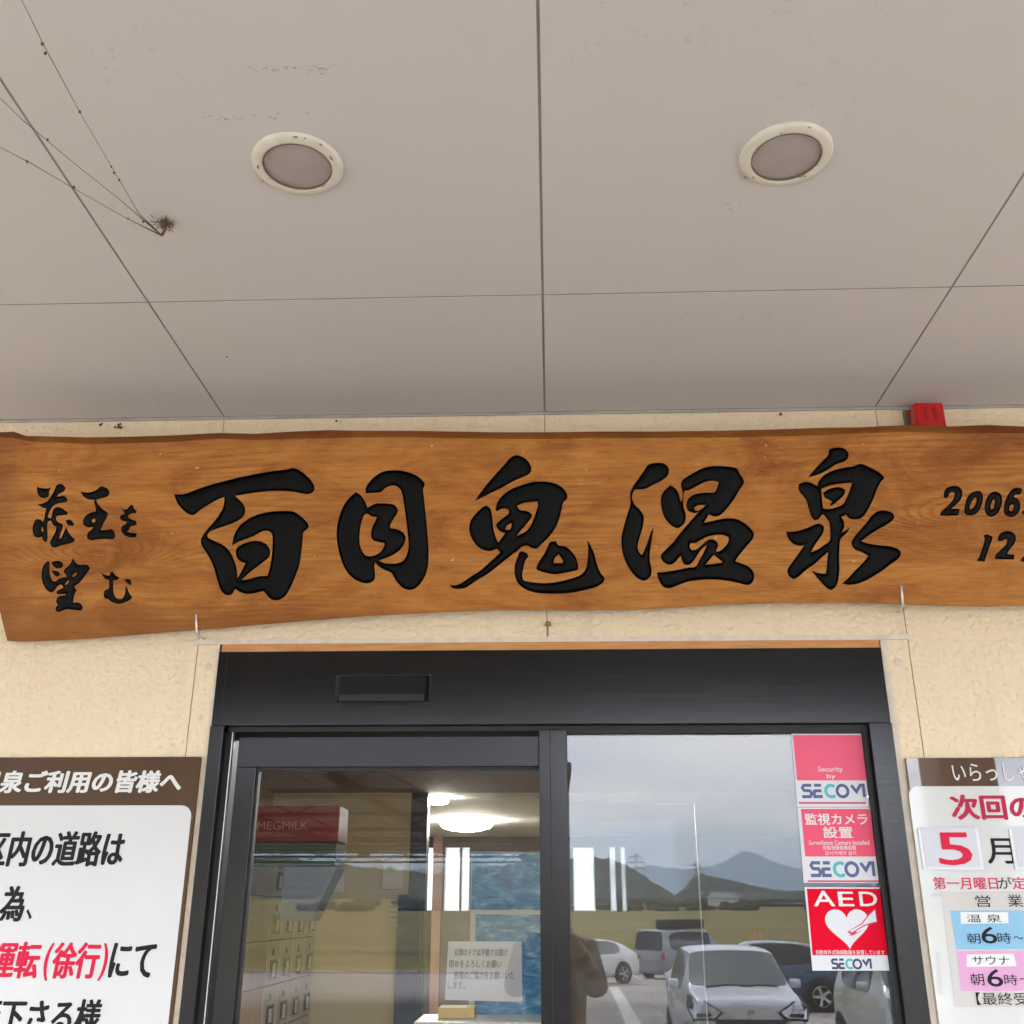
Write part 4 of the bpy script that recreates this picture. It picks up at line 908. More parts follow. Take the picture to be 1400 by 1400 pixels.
a = (1.1605, 1.1953, 1.6591, 1.6879); text_on('printed_line', 'が', a, YT, M_INK, rb_, 0.008)
a = (1.1957, 1.2329, 1.6574, 1.6879); text_on('printed_line', '定', a, YT, M_PINKRED, rb_, 0.03)
# laminated opening hours sheet taped to the board
sh = empty('hours_sheet', (0, 0, 0)); tag(sh, 'laminated sheet with blue and pink opening hours bands taped on the right board', 'sheet')
plate('sheet', [(1.0108, 1.6518), (1.4466, 1.6559), (1.4354, 1.3837), (1.0052, 1.3799)], YP - .0022, YP - .0016, mat('laminated_paper', (0.56, 0.53, 0.495), 0.15, coat=.5), sh)
plate('blue_band', [(1.0264, 1.6056), (1.4183, 1.6082), (1.4180, 1.5163), (1.0291, 1.5134)], YP - .0026, YP - .0023, mat('pale_blue_band', (0.22, 0.44, 0.62), 0.2, coat=.5), sh)
plate('pink_band', [(1.0286, 1.5099), (1.4172, 1.5129), (1.4162, 1.4200), (1.0253, 1.4166)], YP - .0026, YP - .0023, mat('pale_pink_band', (0.64, 0.33, 0.52), 0.2, coat=.5), sh)
plate('white_label', [(1.0520, 1.6022), (1.1729, 1.6024), (1.1703, 1.5761), (1.0495, 1.5741)], YP - .003, YP - .0027, M_PRINTW, sh)
plate('white_label', [(1.0530, 1.5014), (1.1707, 1.5035), (1.1731, 1.4746), (1.0485, 1.4724)], YP - .003, YP - .0027, M_PRINTW, sh)
YQ = YP - .0036
for body, bb, bo in (('営', (1.0949, 1.1331, 1.6146, 1.6430), 0.0), ('業', (1.1768, 1.2156, 1.6148, 1.6449), 0.0), ('温 泉', (1.0649, 1.1534, 1.5776, 1.5971), 0.0), ('朝', (1.0589, 1.0923, 1.5272, 1.5516), 0.0), ('6', (1.0958, 1.1355, 1.5273, 1.5673), 0.02), ('時', (1.1363, 1.1701, 1.5275, 1.5535), 0.0), ('〜', (1.1767, 1.2000, 1.5379, 1.5449), 0.01),
    ('サウナ', (1.0640, 1.1570, 1.4775, 1.4983), 0.0), ('朝', (1.0528, 1.0863, 1.4302, 1.4573), 0.0), ('6', (1.0941, 1.1336, 1.4270, 1.4676), 0.02), ('時', (1.1364, 1.1698, 1.4305, 1.4559), 0.0), ('〜', (1.1745, 1.1975, 1.4408, 1.4476), 0.01), ('【最終受', (1.0602, 1.1879, 1.3851, 1.4140), 0.0)):
    text_on('printed_line', body, bb, YQ, M_INK, sh, bo)
M_TAPE = mat('tape_grey', (0.5, 0.5, 0.5), 0.3)
plate('tape_strip', [(0.9859, 1.6482), (1.0084, 1.6482), (1.0071, 1.6393), (0.9846, 1.6392)], YP - .0022, YP - .0016, M_TAPE, sh)
plate('tape_strip', [(0.9768, 1.5080), (0.9860, 1.5081), (0.9802, 1.4064), (0.9693, 1.4063)], YP - .0022, YP - .0016, mat('thin_grey_strip', (0.55, 0.53, 0.5), 0.4), sh)

# ================================================================== CARVED BOARD
BY, BB = -0.046, -0.004
GL = {
'hyaku': [[(-1095.0,2755.7),(-1067.1,2755.3),(-1004.3,2776.7),(-930.4,2796.1),(-856.4,2811.7),(-801.0,2820.2),(-764.0,2823.5),(-745.6,2828.0),(-723.4,2819.2),(-697.4,2798.6),(-682.4,2776.3),(-681.6,2761.6),(-695.2,2750.8),(-719.1,2752.9),(-745.0,2758.7),(-800.4,2761.3),(-855.8,2756.4),(-914.9,2747.9),(-896.2,2731.1),(-884.9,2712.6),(-885.4,2694.3),(-895.5,2681.5),(-917.6,2669.0),(-954.4,2656.5),(-983.8,2645.9),(-994.0,2635.0),(-990.9,2625.8),(-972.2,2616.4),(-946.2,2603.4),(-927.5,2584.9),(-914.2,2559.2),(-906.5,2533.7),(-903.6,2508.2),(-893.6,2526.3),(-881.0,2551.6),(-893.9,2555.4),(-907.0,2568.3),(-909.8,2588.4),(-901.9,2601.1),(-872.6,2613.6),(-843.1,2615.1),(-820.9,2605.7),(-809.7,2587.4),(-812.4,2569.2),(-827.7,2554.7),(-856.9,2533.2),(-878.7,2515.2),(-891.4,2502.6),(-871.2,2505.0),(-841.9,2513.1),(-816.2,2513.9),(-809.2,2540.0),(-804.0,2576.4),(-802.6,2612.8),(-804.6,2634.8),(-817.6,2645.1),(-836.0,2642.4),(-858.0,2629.9),(-876.4,2622.7),(-898.4,2615.7),(-921.1,2603.1),(-918.8,2621.4),(-911.7,2643.2),(-895.3,2665.0),(-866.0,2684.9),(-829.3,2697.3),(-799.8,2701.4),(-748.2,2701.9),(-726.0,2690.6),(-707.5,2673.9),(-697.1,2659.2),(-701.7,2648.3),(-712.7,2639.3),(-714.4,2619.2),(-717.8,2582.8),(-723.0,2546.5),(-735.5,2510.3),(-749.9,2477.8),(-764.3,2454.4),(-782.5,2443.7),(-804.5,2445.7),(-819.3,2460.3),(-830.4,2469.4),(-856.0,2463.5),(-881.7,2462.6),(-900.2,2470.0),(-911.3,2477.4),(-916.7,2464.7),(-929.4,2458.3),(-944.2,2463.2),(-955.5,2479.6),(-965.1,2508.8),(-976.7,2545.3),(-993.8,2578.3),(-1009.0,2600.4),(-1013.7,2618.7),(-1005.8,2636.9),(-993.1,2653.3),(-969.5,2680.5),(-951.4,2709.7),(-946.2,2731.7),(-946.4,2744.6),(-963.0,2739.3),(-992.4,2723.1),(-1018.1,2706.8),(-1034.5,2694.1),(-1051.3,2696.2),(-1070.1,2711.1),(-1085.3,2729.7)]],
'me': [[(-559.8,2754.7),(-545.1,2745.4),(-532.2,2726.9),(-525.9,2708.5),(-512.0,2715.7),(-497.4,2721.0),(-468.1,2720.6),(-448.0,2716.8),(-437.7,2703.8),(-438.8,2691.1),(-449.8,2674.8),(-458.9,2656.7),(-457.8,2648.6),(-438.8,2645.5),(-420.6,2634.4),(-414.0,2619.8),(-418.4,2601.7),(-431.5,2583.7),(-453.3,2569.4),(-475.2,2560.5),(-491.6,2555.3),(-475.2,2547.9),(-453.3,2545.8),(-435.1,2547.5),(-420.6,2554.6),(-411.5,2569.0),(-405.3,2590.7),(-406.0,2616.1),(-410.3,2652.5),(-416.2,2699.9),(-422.4,2740.2),(-427.9,2758.6),(-438.9,2769.7),(-453.5,2772.8),(-471.8,2766.5),(-486.5,2753.8),(-512.1,2751.6),(-531.2,2750.7),(-528.7,2770.8),(-512.2,2792.6),(-493.9,2807.1),(-471.9,2816.0),(-442.5,2817.5),(-409.6,2812.6),(-380.3,2800.1),(-362.0,2783.4),(-357.6,2772.4),(-362.8,2761.4),(-360.3,2732.2),(-354.9,2681.0),(-349.5,2622.7),(-347.1,2579.2),(-348.6,2543.0),(-355.2,2514.2),(-369.7,2489.0),(-387.9,2473.0),(-406.1,2469.5),(-424.2,2476.9),(-442.4,2496.9),(-455.1,2518.7),(-475.2,2527.9),(-493.4,2539.0),(-502.5,2549.9),(-505.0,2537.3),(-502.4,2515.5),(-505.0,2499.3),(-518.8,2490.4),(-537.0,2490.5),(-562.5,2501.6),(-584.5,2523.5),(-599.3,2552.7),(-610.4,2592.8),(-615.0,2632.9),(-610.8,2673.0),(-598.2,2709.4),(-581.8,2734.8)],[(-530.3,2690.3),(-537.6,2683.1),(-545.5,2654.0),(-548.4,2621.2),(-546.5,2599.4),(-537.3,2577.5),(-526.3,2568.3),(-504.4,2569.9),(-486.2,2580.6),(-477.1,2595.0),(-475.3,2605.9),(-493.5,2609.0),(-510.0,2615.4),(-514.8,2631.8),(-510.1,2653.6),(-501.0,2671.7),(-497.3,2680.8),(-512.0,2683.5),(-524.8,2691.0)]],
'oni': [[(-108.5,2849.7),(-90.2,2856.8),(-68.4,2849.2),(-54.0,2834.3),(-47.7,2815.9),(-52.5,2803.2),(-68.9,2794.3),(-98.1,2781.9),(-134.7,2762.2),(-171.2,2744.4),(-193.1,2733.7),(-213.1,2723.8),(-196.6,2748.4),(-170.9,2780.9),(-141.5,2813.5),(-119.5,2837.0)],[(-180.5,2711.7),(-167.8,2702.4),(-162.5,2678.7),(-160.2,2653.3),(-154.6,2624.2),(-145.3,2603.1),(-134.0,2618.5),(-124.8,2631.1),(-139.3,2635.6),(-149.3,2647.7),(-150.7,2656.8),(-135.4,2671.2),(-115.3,2686.2),(-114.1,2693.5),(-120.6,2700.8),(-135.1,2701.0),(-147.9,2693.8),(-152.6,2700.4),(-147.7,2718.6),(-134.9,2736.7),(-112.9,2754.6),(-83.7,2767.1),(-61.9,2774.1),(-32.8,2779.2),(3.5,2776.9),(28.8,2769.3),(46.7,2754.5),(55.5,2738.0),(53.6,2727.1),(42.6,2716.3),(38.7,2698.2),(31.1,2669.3),(20.0,2644.0),(1.6,2618.9),(-20.3,2597.4),(-34.8,2584.9),(-49.3,2586.9),(-61.8,2593.5),(-78.1,2590.1),(-89.1,2580.1),(-103.6,2569.4),(-136.4,2544.4),(-172.7,2515.9),(-209.0,2494.6),(-238.1,2475.1),(-259.8,2471.0),(-277.9,2473.6),(-286.9,2482.7),(-270.6,2481.5),(-252.5,2487.8),(-227.0,2505.6),(-198.0,2523.4),(-165.2,2551.9),(-139.7,2575.2),(-150.5,2586.1),(-165.0,2579.8),(-183.1,2581.0),(-204.8,2592.1),(-221.0,2614.0),(-229.2,2639.5),(-226.2,2664.9),(-211.5,2686.6),(-193.2,2704.6)],[(-90.8,2708.8),(-69.7,2717.7),(-31.6,2720.9),(-29.9,2709.9),(-35.5,2691.8),(-43.0,2670.1),(-55.9,2644.9),(-70.5,2632.3),(-92.3,2621.7),(-81.3,2636.1),(-63.0,2655.8),(-48.3,2677.4),(-50.1,2686.5),(-62.7,2693.9),(-80.8,2696.7)],[(-124.7,2642.0),(-119.2,2652.8),(-106.5,2659.2),(-108.4,2645.4),(-113.9,2640.1)],[(-80.1,2578.2),(-63.8,2572.6),(-58.5,2561.7),(-67.7,2551.0),(-73.3,2529.4),(-77.1,2507.8),(-71.8,2493.4),(-43.1,2487.7),(-10.7,2485.6),(25.3,2488.9),(61.4,2497.5),(90.3,2508.1),(104.9,2524.1),(110.6,2549.2),(112.9,2581.6),(111.5,2608.7),(120.2,2592.4),(130.6,2567.0),(137.4,2538.2),(147.8,2512.9),(158.3,2498.4),(154.5,2485.9),(136.4,2473.5),(104.0,2464.9),(60.8,2457.0),(14.1,2454.9),(-36.2,2457.9),(-68.5,2468.2),(-89.9,2486.3),(-98.7,2511.6),(-98.5,2536.8),(-91.1,2558.4),(-85.5,2572.8)],[(5.1,2604.4),(21.3,2606.0),(28.4,2593.3),(48.2,2590.2),(66.0,2574.9),(78.4,2556.7),(83.5,2535.1),(83.3,2522.5),(68.9,2519.0),(40.0,2513.2),(14.8,2510.6),(-13.9,2516.2),(-33.7,2523.6),(-36.1,2532.6),(-24.3,2554.1),(-9.7,2575.6),(-0.4,2597.2)],[(28.1,2568.0),(40.5,2548.1),(38.6,2542.0),(13.4,2543.0),(17.2,2557.3)]],
'on': [[(290.5,2824.3),(315.8,2829.4),(337.4,2825.5),(348.6,2810.7),(345.7,2792.6),(329.2,2778.2),(303.7,2765.8),(278.3,2753.4),(251.3,2751.9),(244.6,2742.9),(241.8,2728.5),(248.0,2710.2),(264.6,2691.9),(273.9,2673.7),(270.9,2644.8),(263.2,2619.7),(255.5,2590.9),(258.7,2572.9),(267.5,2563.8),(275.0,2579.9),(286.3,2608.6),(293.9,2630.1),(302.0,2640.9),(297.2,2615.7),(291.1,2579.7),(288.8,2551.0),(293.6,2522.2),(291.5,2504.3),(280.5,2492.9),(267.9,2490.2),(250.2,2499.3),(231.0,2522.8),(215.4,2555.3),(208.8,2587.8),(209.3,2616.6),(217.0,2649.0),(228.5,2685.1),(236.1,2710.4),(235.9,2739.4),(242.4,2757.5),(257.2,2779.2),(275.7,2804.4)],[(352.3,2764.1),(368.2,2752.3),(376.8,2734.1),(380.0,2715.9),(385.4,2719.5),(386.0,2744.8),(382.2,2766.7),(390.4,2781.1),(415.9,2797.1),(445.0,2811.3),(470.3,2817.1),(506.1,2816.7),(541.8,2811.1),(552.1,2793.6),(563.3,2769.8),(551.0,2750.1),(536.0,2724.9),(513.8,2696.3),(491.8,2674.8),(473.9,2672.2),(460.5,2678.8),(452.3,2664.5),(444.9,2654.5),(470.0,2658.9),(491.6,2664.0),(516.7,2666.6),(545.1,2661.6),(569.6,2645.1),(586.8,2623.4),(582.8,2605.4),(564.4,2584.1),(546.0,2562.8),(531.3,2543.2),(552.4,2535.8),(570.0,2526.7),(582.0,2512.3),(584.0,2494.4),(575.8,2478.5),(561.5,2475.0),(540.3,2480.6),(505.0,2488.0),(469.5,2491.2),(430.3,2490.5),(394.6,2485.5),(365.8,2475.0),(344.3,2468.0),(326.5,2471.8),(314.4,2489.8),(307.7,2513.1),(331.0,2514.7),(366.8,2519.7),(399.1,2526.6),(418.7,2528.9),(431.7,2549.6),(444.7,2572.8),(452.2,2588.9),(441.4,2582.5),(430.4,2569.3),(417.4,2549.7),(402.8,2534.4),(386.7,2534.6),(379.9,2548.3),(377.7,2560.9),(367.4,2548.4),(352.9,2536.0),(338.6,2536.1),(324.5,2547.0),(320.5,2561.4),(332.2,2575.7),(357.8,2600.6),(383.5,2632.8),(405.6,2657.8),(423.9,2677.4),(433.1,2686.4),(420.5,2682.2),(402.7,2688.5),(396.6,2704.9),(401.7,2722.9),(418.1,2735.4),(443.3,2740.5),(468.4,2740.9),(479.2,2741.9),(486.7,2758.1),(489.9,2770.8),(472.8,2774.6),(451.2,2771.2),(422.2,2757.1),(404.0,2748.2),(393.2,2747.7),(390.2,2737.5),(388.6,2701.3),(394.6,2679.6),(392.0,2657.9),(380.2,2643.6),(369.4,2639.4),(351.6,2647.6),(334.2,2669.4),(325.7,2694.8),(323.8,2723.8),(332.1,2745.5)],[(419.0,2697.4),(429.9,2704.5),(451.4,2705.3),(442.3,2695.3),(431.4,2690.0),(423.5,2690.1)],[(406.0,2596.5),(418.5,2595.7),(432.9,2602.7),(451.0,2612.2),(472.6,2618.1),(497.6,2618.9),(515.2,2611.6),(513.1,2597.2),(500.2,2581.2),(485.7,2571.3),(477.9,2573.1),(484.4,2588.5),(479.3,2601.1),(465.2,2606.7),(450.8,2601.4),(436.2,2589.0),(423.4,2578.4),(410.9,2575.6),(403.9,2584.0)],[(471.2,2561.7),(488.7,2547.2),(497.4,2540.0),(470.6,2536.6),(447.4,2534.0),(460.2,2549.3)]],
'sen': [[(808.9,2860.9),(830.5,2866.8),(851.7,2862.9),(862.0,2851.1),(861.5,2836.7),(850.4,2825.9),(828.8,2819.0),(803.4,2803.0),(774.5,2788.9),(745.0,2781.0),(764.2,2803.5),(786.4,2826.8),(804.8,2844.7)],[(718.4,2762.5),(738.2,2768.8),(755.9,2764.9),(771.9,2755.3),(774.5,2767.2),(788.6,2785.1),(810.3,2797.5),(839.1,2806.2),(874.8,2811.9),(896.4,2818.8),(913.9,2812.4),(934.8,2801.3),(955.5,2786.6),(961.5,2775.7),(951.2,2765.0),(939.8,2745.3),(928.2,2716.7),(913.0,2688.1),(898.0,2666.7),(880.1,2659.0),(858.9,2661.8),(850.5,2672.7),(836.1,2666.7),(842.7,2653.0),(843.3,2638.6),(835.7,2623.7),(843.5,2625.7),(859.8,2636.7),(850.4,2620.7),(832.1,2602.9),(828.7,2585.1),(826.1,2549.4),(825.6,2513.8),(820.2,2481.8),(811.6,2465.9),(800.8,2458.9),(788.6,2464.3),(768.2,2485.8),(746.1,2515.2),(765.3,2507.2),(786.5,2505.2),(789.9,2524.8),(793.3,2553.3),(794.8,2565.8),(777.4,2551.7),(755.5,2532.3),(730.2,2514.7),(712.0,2498.8),(695.8,2489.3),(682.0,2500.9),(679.0,2516.9),(692.0,2536.5),(710.4,2561.3),(728.9,2586.1),(711.2,2585.6),(693.7,2593.7),(681.8,2611.7),(678.7,2626.8),(705.3,2626.5),(734.0,2634.5),(759.1,2645.0),(773.4,2648.4),(785.6,2639.3),(783.2,2621.4),(768.3,2600.0),(753.5,2578.7),(747.8,2566.3),(767.5,2575.0),(785.6,2587.3),(800.1,2597.9),(803.3,2617.6),(801.7,2646.3),(798.5,2657.1),(785.0,2675.2),(779.5,2671.7),(772.1,2661.0),(759.6,2658.2),(751.0,2668.4),(744.6,2690.1),(738.3,2715.3),(728.1,2729.9),(717.9,2744.5)],[(782.0,2747.3),(809.0,2757.8),(844.7,2762.7),(869.6,2763.5),(863.6,2746.3),(854.0,2724.8),(842.7,2703.3),(828.2,2696.3),(803.2,2689.4),(785.5,2691.4),(783.5,2718.4)],[(787.0,2736.4),(808.7,2748.7),(833.7,2752.0),(849.4,2744.6),(847.9,2732.0),(832.4,2716.0),(814.2,2701.8),(803.5,2698.4),(811.0,2710.9),(802.3,2716.4),(790.1,2723.7)],[(919.2,2666.5),(937.4,2680.6),(958.8,2684.0),(979.7,2676.6),(986.3,2663.9),(977.0,2651.5),(953.5,2637.4),(928.3,2623.4),(906.6,2609.3),(890.2,2597.0),(909.4,2589.6),(944.4,2583.9),(972.5,2580.8),(993.3,2572.7),(999.9,2560.2),(992.3,2546.0),(970.6,2530.2),(941.7,2509.1),(905.7,2488.1),(877.1,2476.0),(852.3,2472.6),(831.3,2476.4),(849.5,2492.2),(871.5,2515.1),(893.4,2536.3),(908.1,2553.9),(890.9,2564.8),(870.0,2574.0),(861.8,2591.9),(871.3,2609.7),(893.3,2634.5),(911.8,2655.8)]],
'zo': [[(-1505.0,2782.3),(-1489.9,2778.4),(-1474.8,2777.0),(-1461.1,2780.6),(-1467.1,2768.3),(-1468.6,2753.4),(-1481.5,2748.7),(-1494.1,2752.5),(-1502.0,2763.7)],[(-1445.0,2786.5),(-1430.1,2788.8),(-1418.0,2777.5),(-1423.3,2767.7),(-1439.3,2759.3),(-1444.1,2751.9),(-1424.2,2754.6),(-1415.2,2747.9),(-1410.8,2740.9),(-1418.7,2735.1),(-1441.0,2732.1),(-1453.3,2724.9),(-1460.6,2716.3),(-1466.5,2704.1),(-1469.4,2691.8),(-1462.3,2688.0),(-1457.5,2694.1),(-1455.4,2708.9),(-1448.2,2719.9),(-1438.2,2721.0),(-1425.6,2715.9),(-1410.4,2705.9),(-1411.4,2698.5),(-1425.1,2697.4),(-1442.6,2696.4),(-1444.8,2686.6),(-1438.3,2676.7),(-1424.4,2671.6),(-1425.3,2656.9),(-1431.1,2642.2),(-1433.2,2628.7),(-1427.1,2631.1),(-1421.2,2644.5),(-1416.0,2656.8),(-1414.2,2661.7),(-1406.3,2646.8),(-1396.0,2633.2),(-1386.3,2625.8),(-1390.6,2618.5),(-1407.9,2612.5),(-1430.2,2607.8),(-1444.9,2601.9),(-1455.0,2605.7),(-1460.3,2618.0),(-1453.3,2632.6),(-1445.0,2649.7),(-1442.9,2662.0),(-1454.3,2670.7),(-1459.1,2681.8),(-1465.8,2680.7),(-1469.5,2677.0),(-1470.3,2662.3),(-1469.0,2642.6),(-1469.2,2623.0),(-1475.3,2618.6),(-1481.7,2625.6),(-1485.7,2635.4),(-1498.1,2631.9),(-1508.2,2636.9),(-1513.7,2652.9),(-1511.8,2672.6),(-1504.7,2686.0),(-1492.2,2685.9),(-1484.5,2677.2),(-1479.7,2687.0),(-1477.7,2704.2),(-1474.4,2717.7),(-1485.7,2720.3),(-1501.0,2730.4),(-1481.1,2733.8),(-1467.6,2743.6),(-1454.5,2765.6)],[(-1486.5,2662.5),(-1482.8,2663.6),(-1481.7,2650.1),(-1487.4,2650.7)],[(-1416.0,2681.3),(-1407.3,2684.9),(-1397.2,2679.9),(-1389.5,2668.8),(-1396.9,2665.9),(-1409.4,2669.0)]],
'ou': [[(-1374.5,2765.9),(-1352.0,2763.1),(-1329.7,2769.0),(-1312.5,2781.2),(-1294.9,2774.8),(-1286.7,2762.3),(-1291.9,2751.3),(-1306.7,2746.6),(-1326.5,2741.9),(-1321.3,2729.5),(-1308.5,2715.8),(-1290.7,2702.1),(-1292.9,2689.8),(-1302.5,2672.7),(-1310.7,2651.9),(-1294.5,2653.0),(-1279.7,2655.3),(-1269.5,2645.4),(-1266.8,2633.1),(-1274.0,2625.3),(-1298.9,2626.1),(-1323.7,2625.1),(-1341.0,2622.8),(-1351.1,2630.3),(-1349.0,2643.8),(-1336.8,2654.7),(-1332.0,2662.0),(-1349.4,2660.9),(-1362.1,2668.5),(-1363.6,2680.8),(-1355.3,2695.4),(-1340.5,2703.9),(-1325.7,2707.4),(-1328.5,2722.2),(-1332.6,2734.5),(-1330.3,2741.9),(-1351.5,2743.4),(-1364.2,2752.2)],[(-1337.5,2681.7),(-1332.6,2686.5),(-1326.3,2682.8),(-1328.6,2675.4),(-1336.1,2674.3)]],
'wo': [[(-1255.0,2717.6),(-1241.2,2711.3),(-1231.4,2714.9),(-1224.1,2724.6),(-1215.4,2723.3),(-1214.0,2714.7),(-1205.1,2708.4),(-1206.2,2701.1),(-1221.1,2699.3),(-1230.9,2694.0),(-1227.0,2686.6),(-1218.2,2681.6),(-1208.2,2679.0),(-1203.6,2670.4),(-1210.4,2664.3),(-1222.8,2662.0),(-1226.3,2652.2),(-1233.6,2647.4),(-1224.8,2643.6),(-1212.4,2643.5),(-1202.9,2639.7),(-1206.0,2631.2),(-1222.1,2629.7),(-1238.3,2635.2),(-1248.5,2647.6),(-1247.6,2662.3),(-1235.4,2670.7),(-1235.5,2676.9),(-1245.5,2678.2),(-1254.3,2685.7),(-1252.0,2694.2),(-1240.9,2699.0),(-1243.6,2706.4)]],
'bou': [[(-1465.0,2563.4),(-1460.4,2559.2),(-1460.0,2543.3),(-1457.6,2521.3),(-1449.7,2505.4),(-1439.7,2504.1),(-1430.0,2511.3),(-1420.2,2514.9),(-1410.2,2513.6),(-1409.2,2520.9),(-1416.9,2530.7),(-1413.4,2540.4),(-1401.2,2550.1),(-1395.3,2559.8),(-1391.9,2571.5),(-1384.1,2559.7),(-1374.0,2551.0),(-1359.1,2552.1),(-1346.6,2549.5),(-1339.4,2539.7),(-1346.1,2530.0),(-1358.1,2513.1),(-1370.1,2498.6),(-1384.7,2489.0),(-1380.8,2481.6),(-1377.0,2476.7),(-1382.9,2467.1),(-1386.3,2452.5),(-1387.2,2440.4),(-1373.6,2441.5),(-1362.3,2435.3),(-1358.3,2425.6),(-1364.3,2417.2),(-1382.9,2419.7),(-1405.3,2422.3),(-1420.0,2417.6),(-1429.8,2413.6),(-1438.6,2419.0),(-1436.4,2429.9),(-1430.4,2435.9),(-1437.5,2443.2),(-1434.7,2455.4),(-1426.1,2461.4),(-1413.8,2462.5),(-1408.9,2466.1),(-1421.3,2466.2),(-1435.0,2466.3),(-1437.6,2473.6),(-1426.7,2480.8),(-1416.9,2484.4),(-1420.8,2491.7),(-1427.0,2494.2),(-1436.8,2487.0),(-1443.9,2476.1),(-1453.7,2471.3),(-1466.3,2478.7),(-1478.0,2497.1),(-1482.9,2519.1),(-1481.7,2538.6),(-1474.7,2555.7)],[(-1393.0,2518.3),(-1384.5,2526.7),(-1377.1,2527.4),(-1380.6,2520.6),(-1390.4,2515.8)],[(-1413.4,2494.1),(-1408.6,2501.4),(-1401.3,2506.2),(-1402.4,2500.1),(-1409.6,2492.9)],[(-1455.7,2559.2),(-1441.4,2563.9),(-1426.4,2561.3),(-1419.2,2552.7),(-1423.4,2544.2),(-1435.8,2541.9),(-1447.1,2546.9)],[(-1454.2,2534.7),(-1443.1,2534.6),(-1431.7,2529.6),(-1428.3,2523.5),(-1432.6,2517.4),(-1442.6,2520.0)]],
'mu': [[(-1306.4,2527.2),(-1293.9,2521.0),(-1281.5,2518.5),(-1278.0,2528.2),(-1271.8,2530.5),(-1266.7,2522.0),(-1251.6,2512.1),(-1258.9,2506.1),(-1270.0,2505.0),(-1270.1,2488.0),(-1267.9,2468.5),(-1261.5,2455.1),(-1250.2,2450.2),(-1240.4,2453.7),(-1234.5,2465.8),(-1233.6,2480.3),(-1232.7,2492.5),(-1227.5,2480.3),(-1222.3,2468.1),(-1212.9,2455.9),(-1218.1,2448.7),(-1232.8,2441.5),(-1249.9,2436.8),(-1267.3,2439.4),(-1279.8,2446.8),(-1286.1,2451.7),(-1292.2,2450.5),(-1297.4,2461.5),(-1294.1,2476.0),(-1283.1,2480.8),(-1282.1,2492.9),(-1282.4,2505.1),(-1296.1,2511.3)],[(-1237.9,2505.9),(-1226.9,2509.4),(-1218.1,2503.3),(-1215.4,2492.3),(-1220.2,2489.4),(-1227.8,2496.1)]],
'd2': [[(1127.1,2719.6),(1128.7,2735.2),(1137.7,2746.7),(1153.2,2751.4),(1168.4,2750.2),(1177.6,2740.4),(1179.3,2728.7),(1174.5,2713.2),(1160.5,2697.8),(1146.6,2686.4),(1160.0,2686.2),(1170.4,2686.1),(1167.0,2672.6),(1162.9,2666.8),(1136.3,2666.7),(1114.3,2666.4),(1115.7,2675.1),(1129.6,2688.5),(1147.5,2705.8),(1155.7,2719.3),(1157.1,2730.9),(1150.6,2734.9),(1142.8,2730.1),(1138.5,2719.5),(1130.7,2716.7)]],
'd0': [[(1182.4,2676.2),(1185.1,2695.6),(1191.8,2716.9),(1203.8,2730.4),(1217.4,2736.0),(1230.7,2734.9),(1236.8,2722.2),(1234.0,2702.8),(1226.5,2683.5),(1214.5,2670.1),(1197.2,2666.8),(1186.9,2669.4)],[(1198.3,2691.6),(1206.7,2708.9),(1214.7,2718.6),(1218.3,2713.7),(1215.8,2701.1),(1207.6,2687.6),(1199.8,2682.8)]],
'd0b': [[(1239.8,2683.3),(1242.6,2702.7),(1251.1,2722.0),(1263.0,2732.5),(1276.3,2733.3),(1287.4,2725.4),(1289.4,2708.0),(1284.6,2686.7),(1273.4,2669.4),(1257.8,2661.8),(1244.8,2667.8)],[(1256.4,2692.8),(1262.8,2708.3),(1267.7,2712.1),(1269.6,2704.3),(1264.7,2686.9),(1257.8,2681.2)]],
'd6': [[(1292.6,2675.0),(1295.6,2698.2),(1304.2,2719.4),(1316.4,2736.7),(1330.1,2744.3),(1348.0,2741.2),(1345.7,2732.5),(1340.5,2724.8),(1329.2,2724.9),(1322.1,2717.3),(1332.4,2713.3),(1339.4,2701.5),(1339.6,2686.0),(1332.3,2670.6),(1318.5,2660.7),(1303.5,2663.2),(1295.2,2669.1)],[(1308.4,2688.3),(1314.5,2696.0),(1320.2,2696.0),(1321.7,2688.2),(1316.5,2678.6),(1309.9,2678.6)]],
'dot': [[(1343.0,2676.3),(1349.8,2680.1),(1355.3,2676.2),(1352.9,2666.5),(1345.3,2666.6)]],
'd1': [[(1233.5,2608.0),(1242.3,2612.7),(1259.0,2604.8),(1255.7,2594.2),(1246.1,2571.2),(1237.5,2548.2),(1233.1,2534.8),(1210.4,2536.9),(1218.5,2548.4),(1229.2,2575.2),(1236.0,2598.3)]],
'd2b': [[(1272.0,2597.9),(1278.3,2611.4),(1291.9,2619.9),(1309.0,2619.7),(1320.9,2610.9),(1323.1,2597.4),(1316.7,2582.0),(1302.7,2566.8),(1296.5,2555.3),(1317.3,2554.1),(1314.7,2539.7),(1286.4,2541.0),(1261.8,2541.2),(1265.2,2553.7),(1280.1,2568.9),(1294.0,2582.3),(1299.3,2595.7),(1294.8,2599.6),(1286.9,2593.9),(1275.5,2592.1)]],
'dotb': [[(1332.5,2536.7),(1339.6,2547.2),(1349.2,2550.9),(1352.5,2539.4),(1342.7,2532.8)]]}
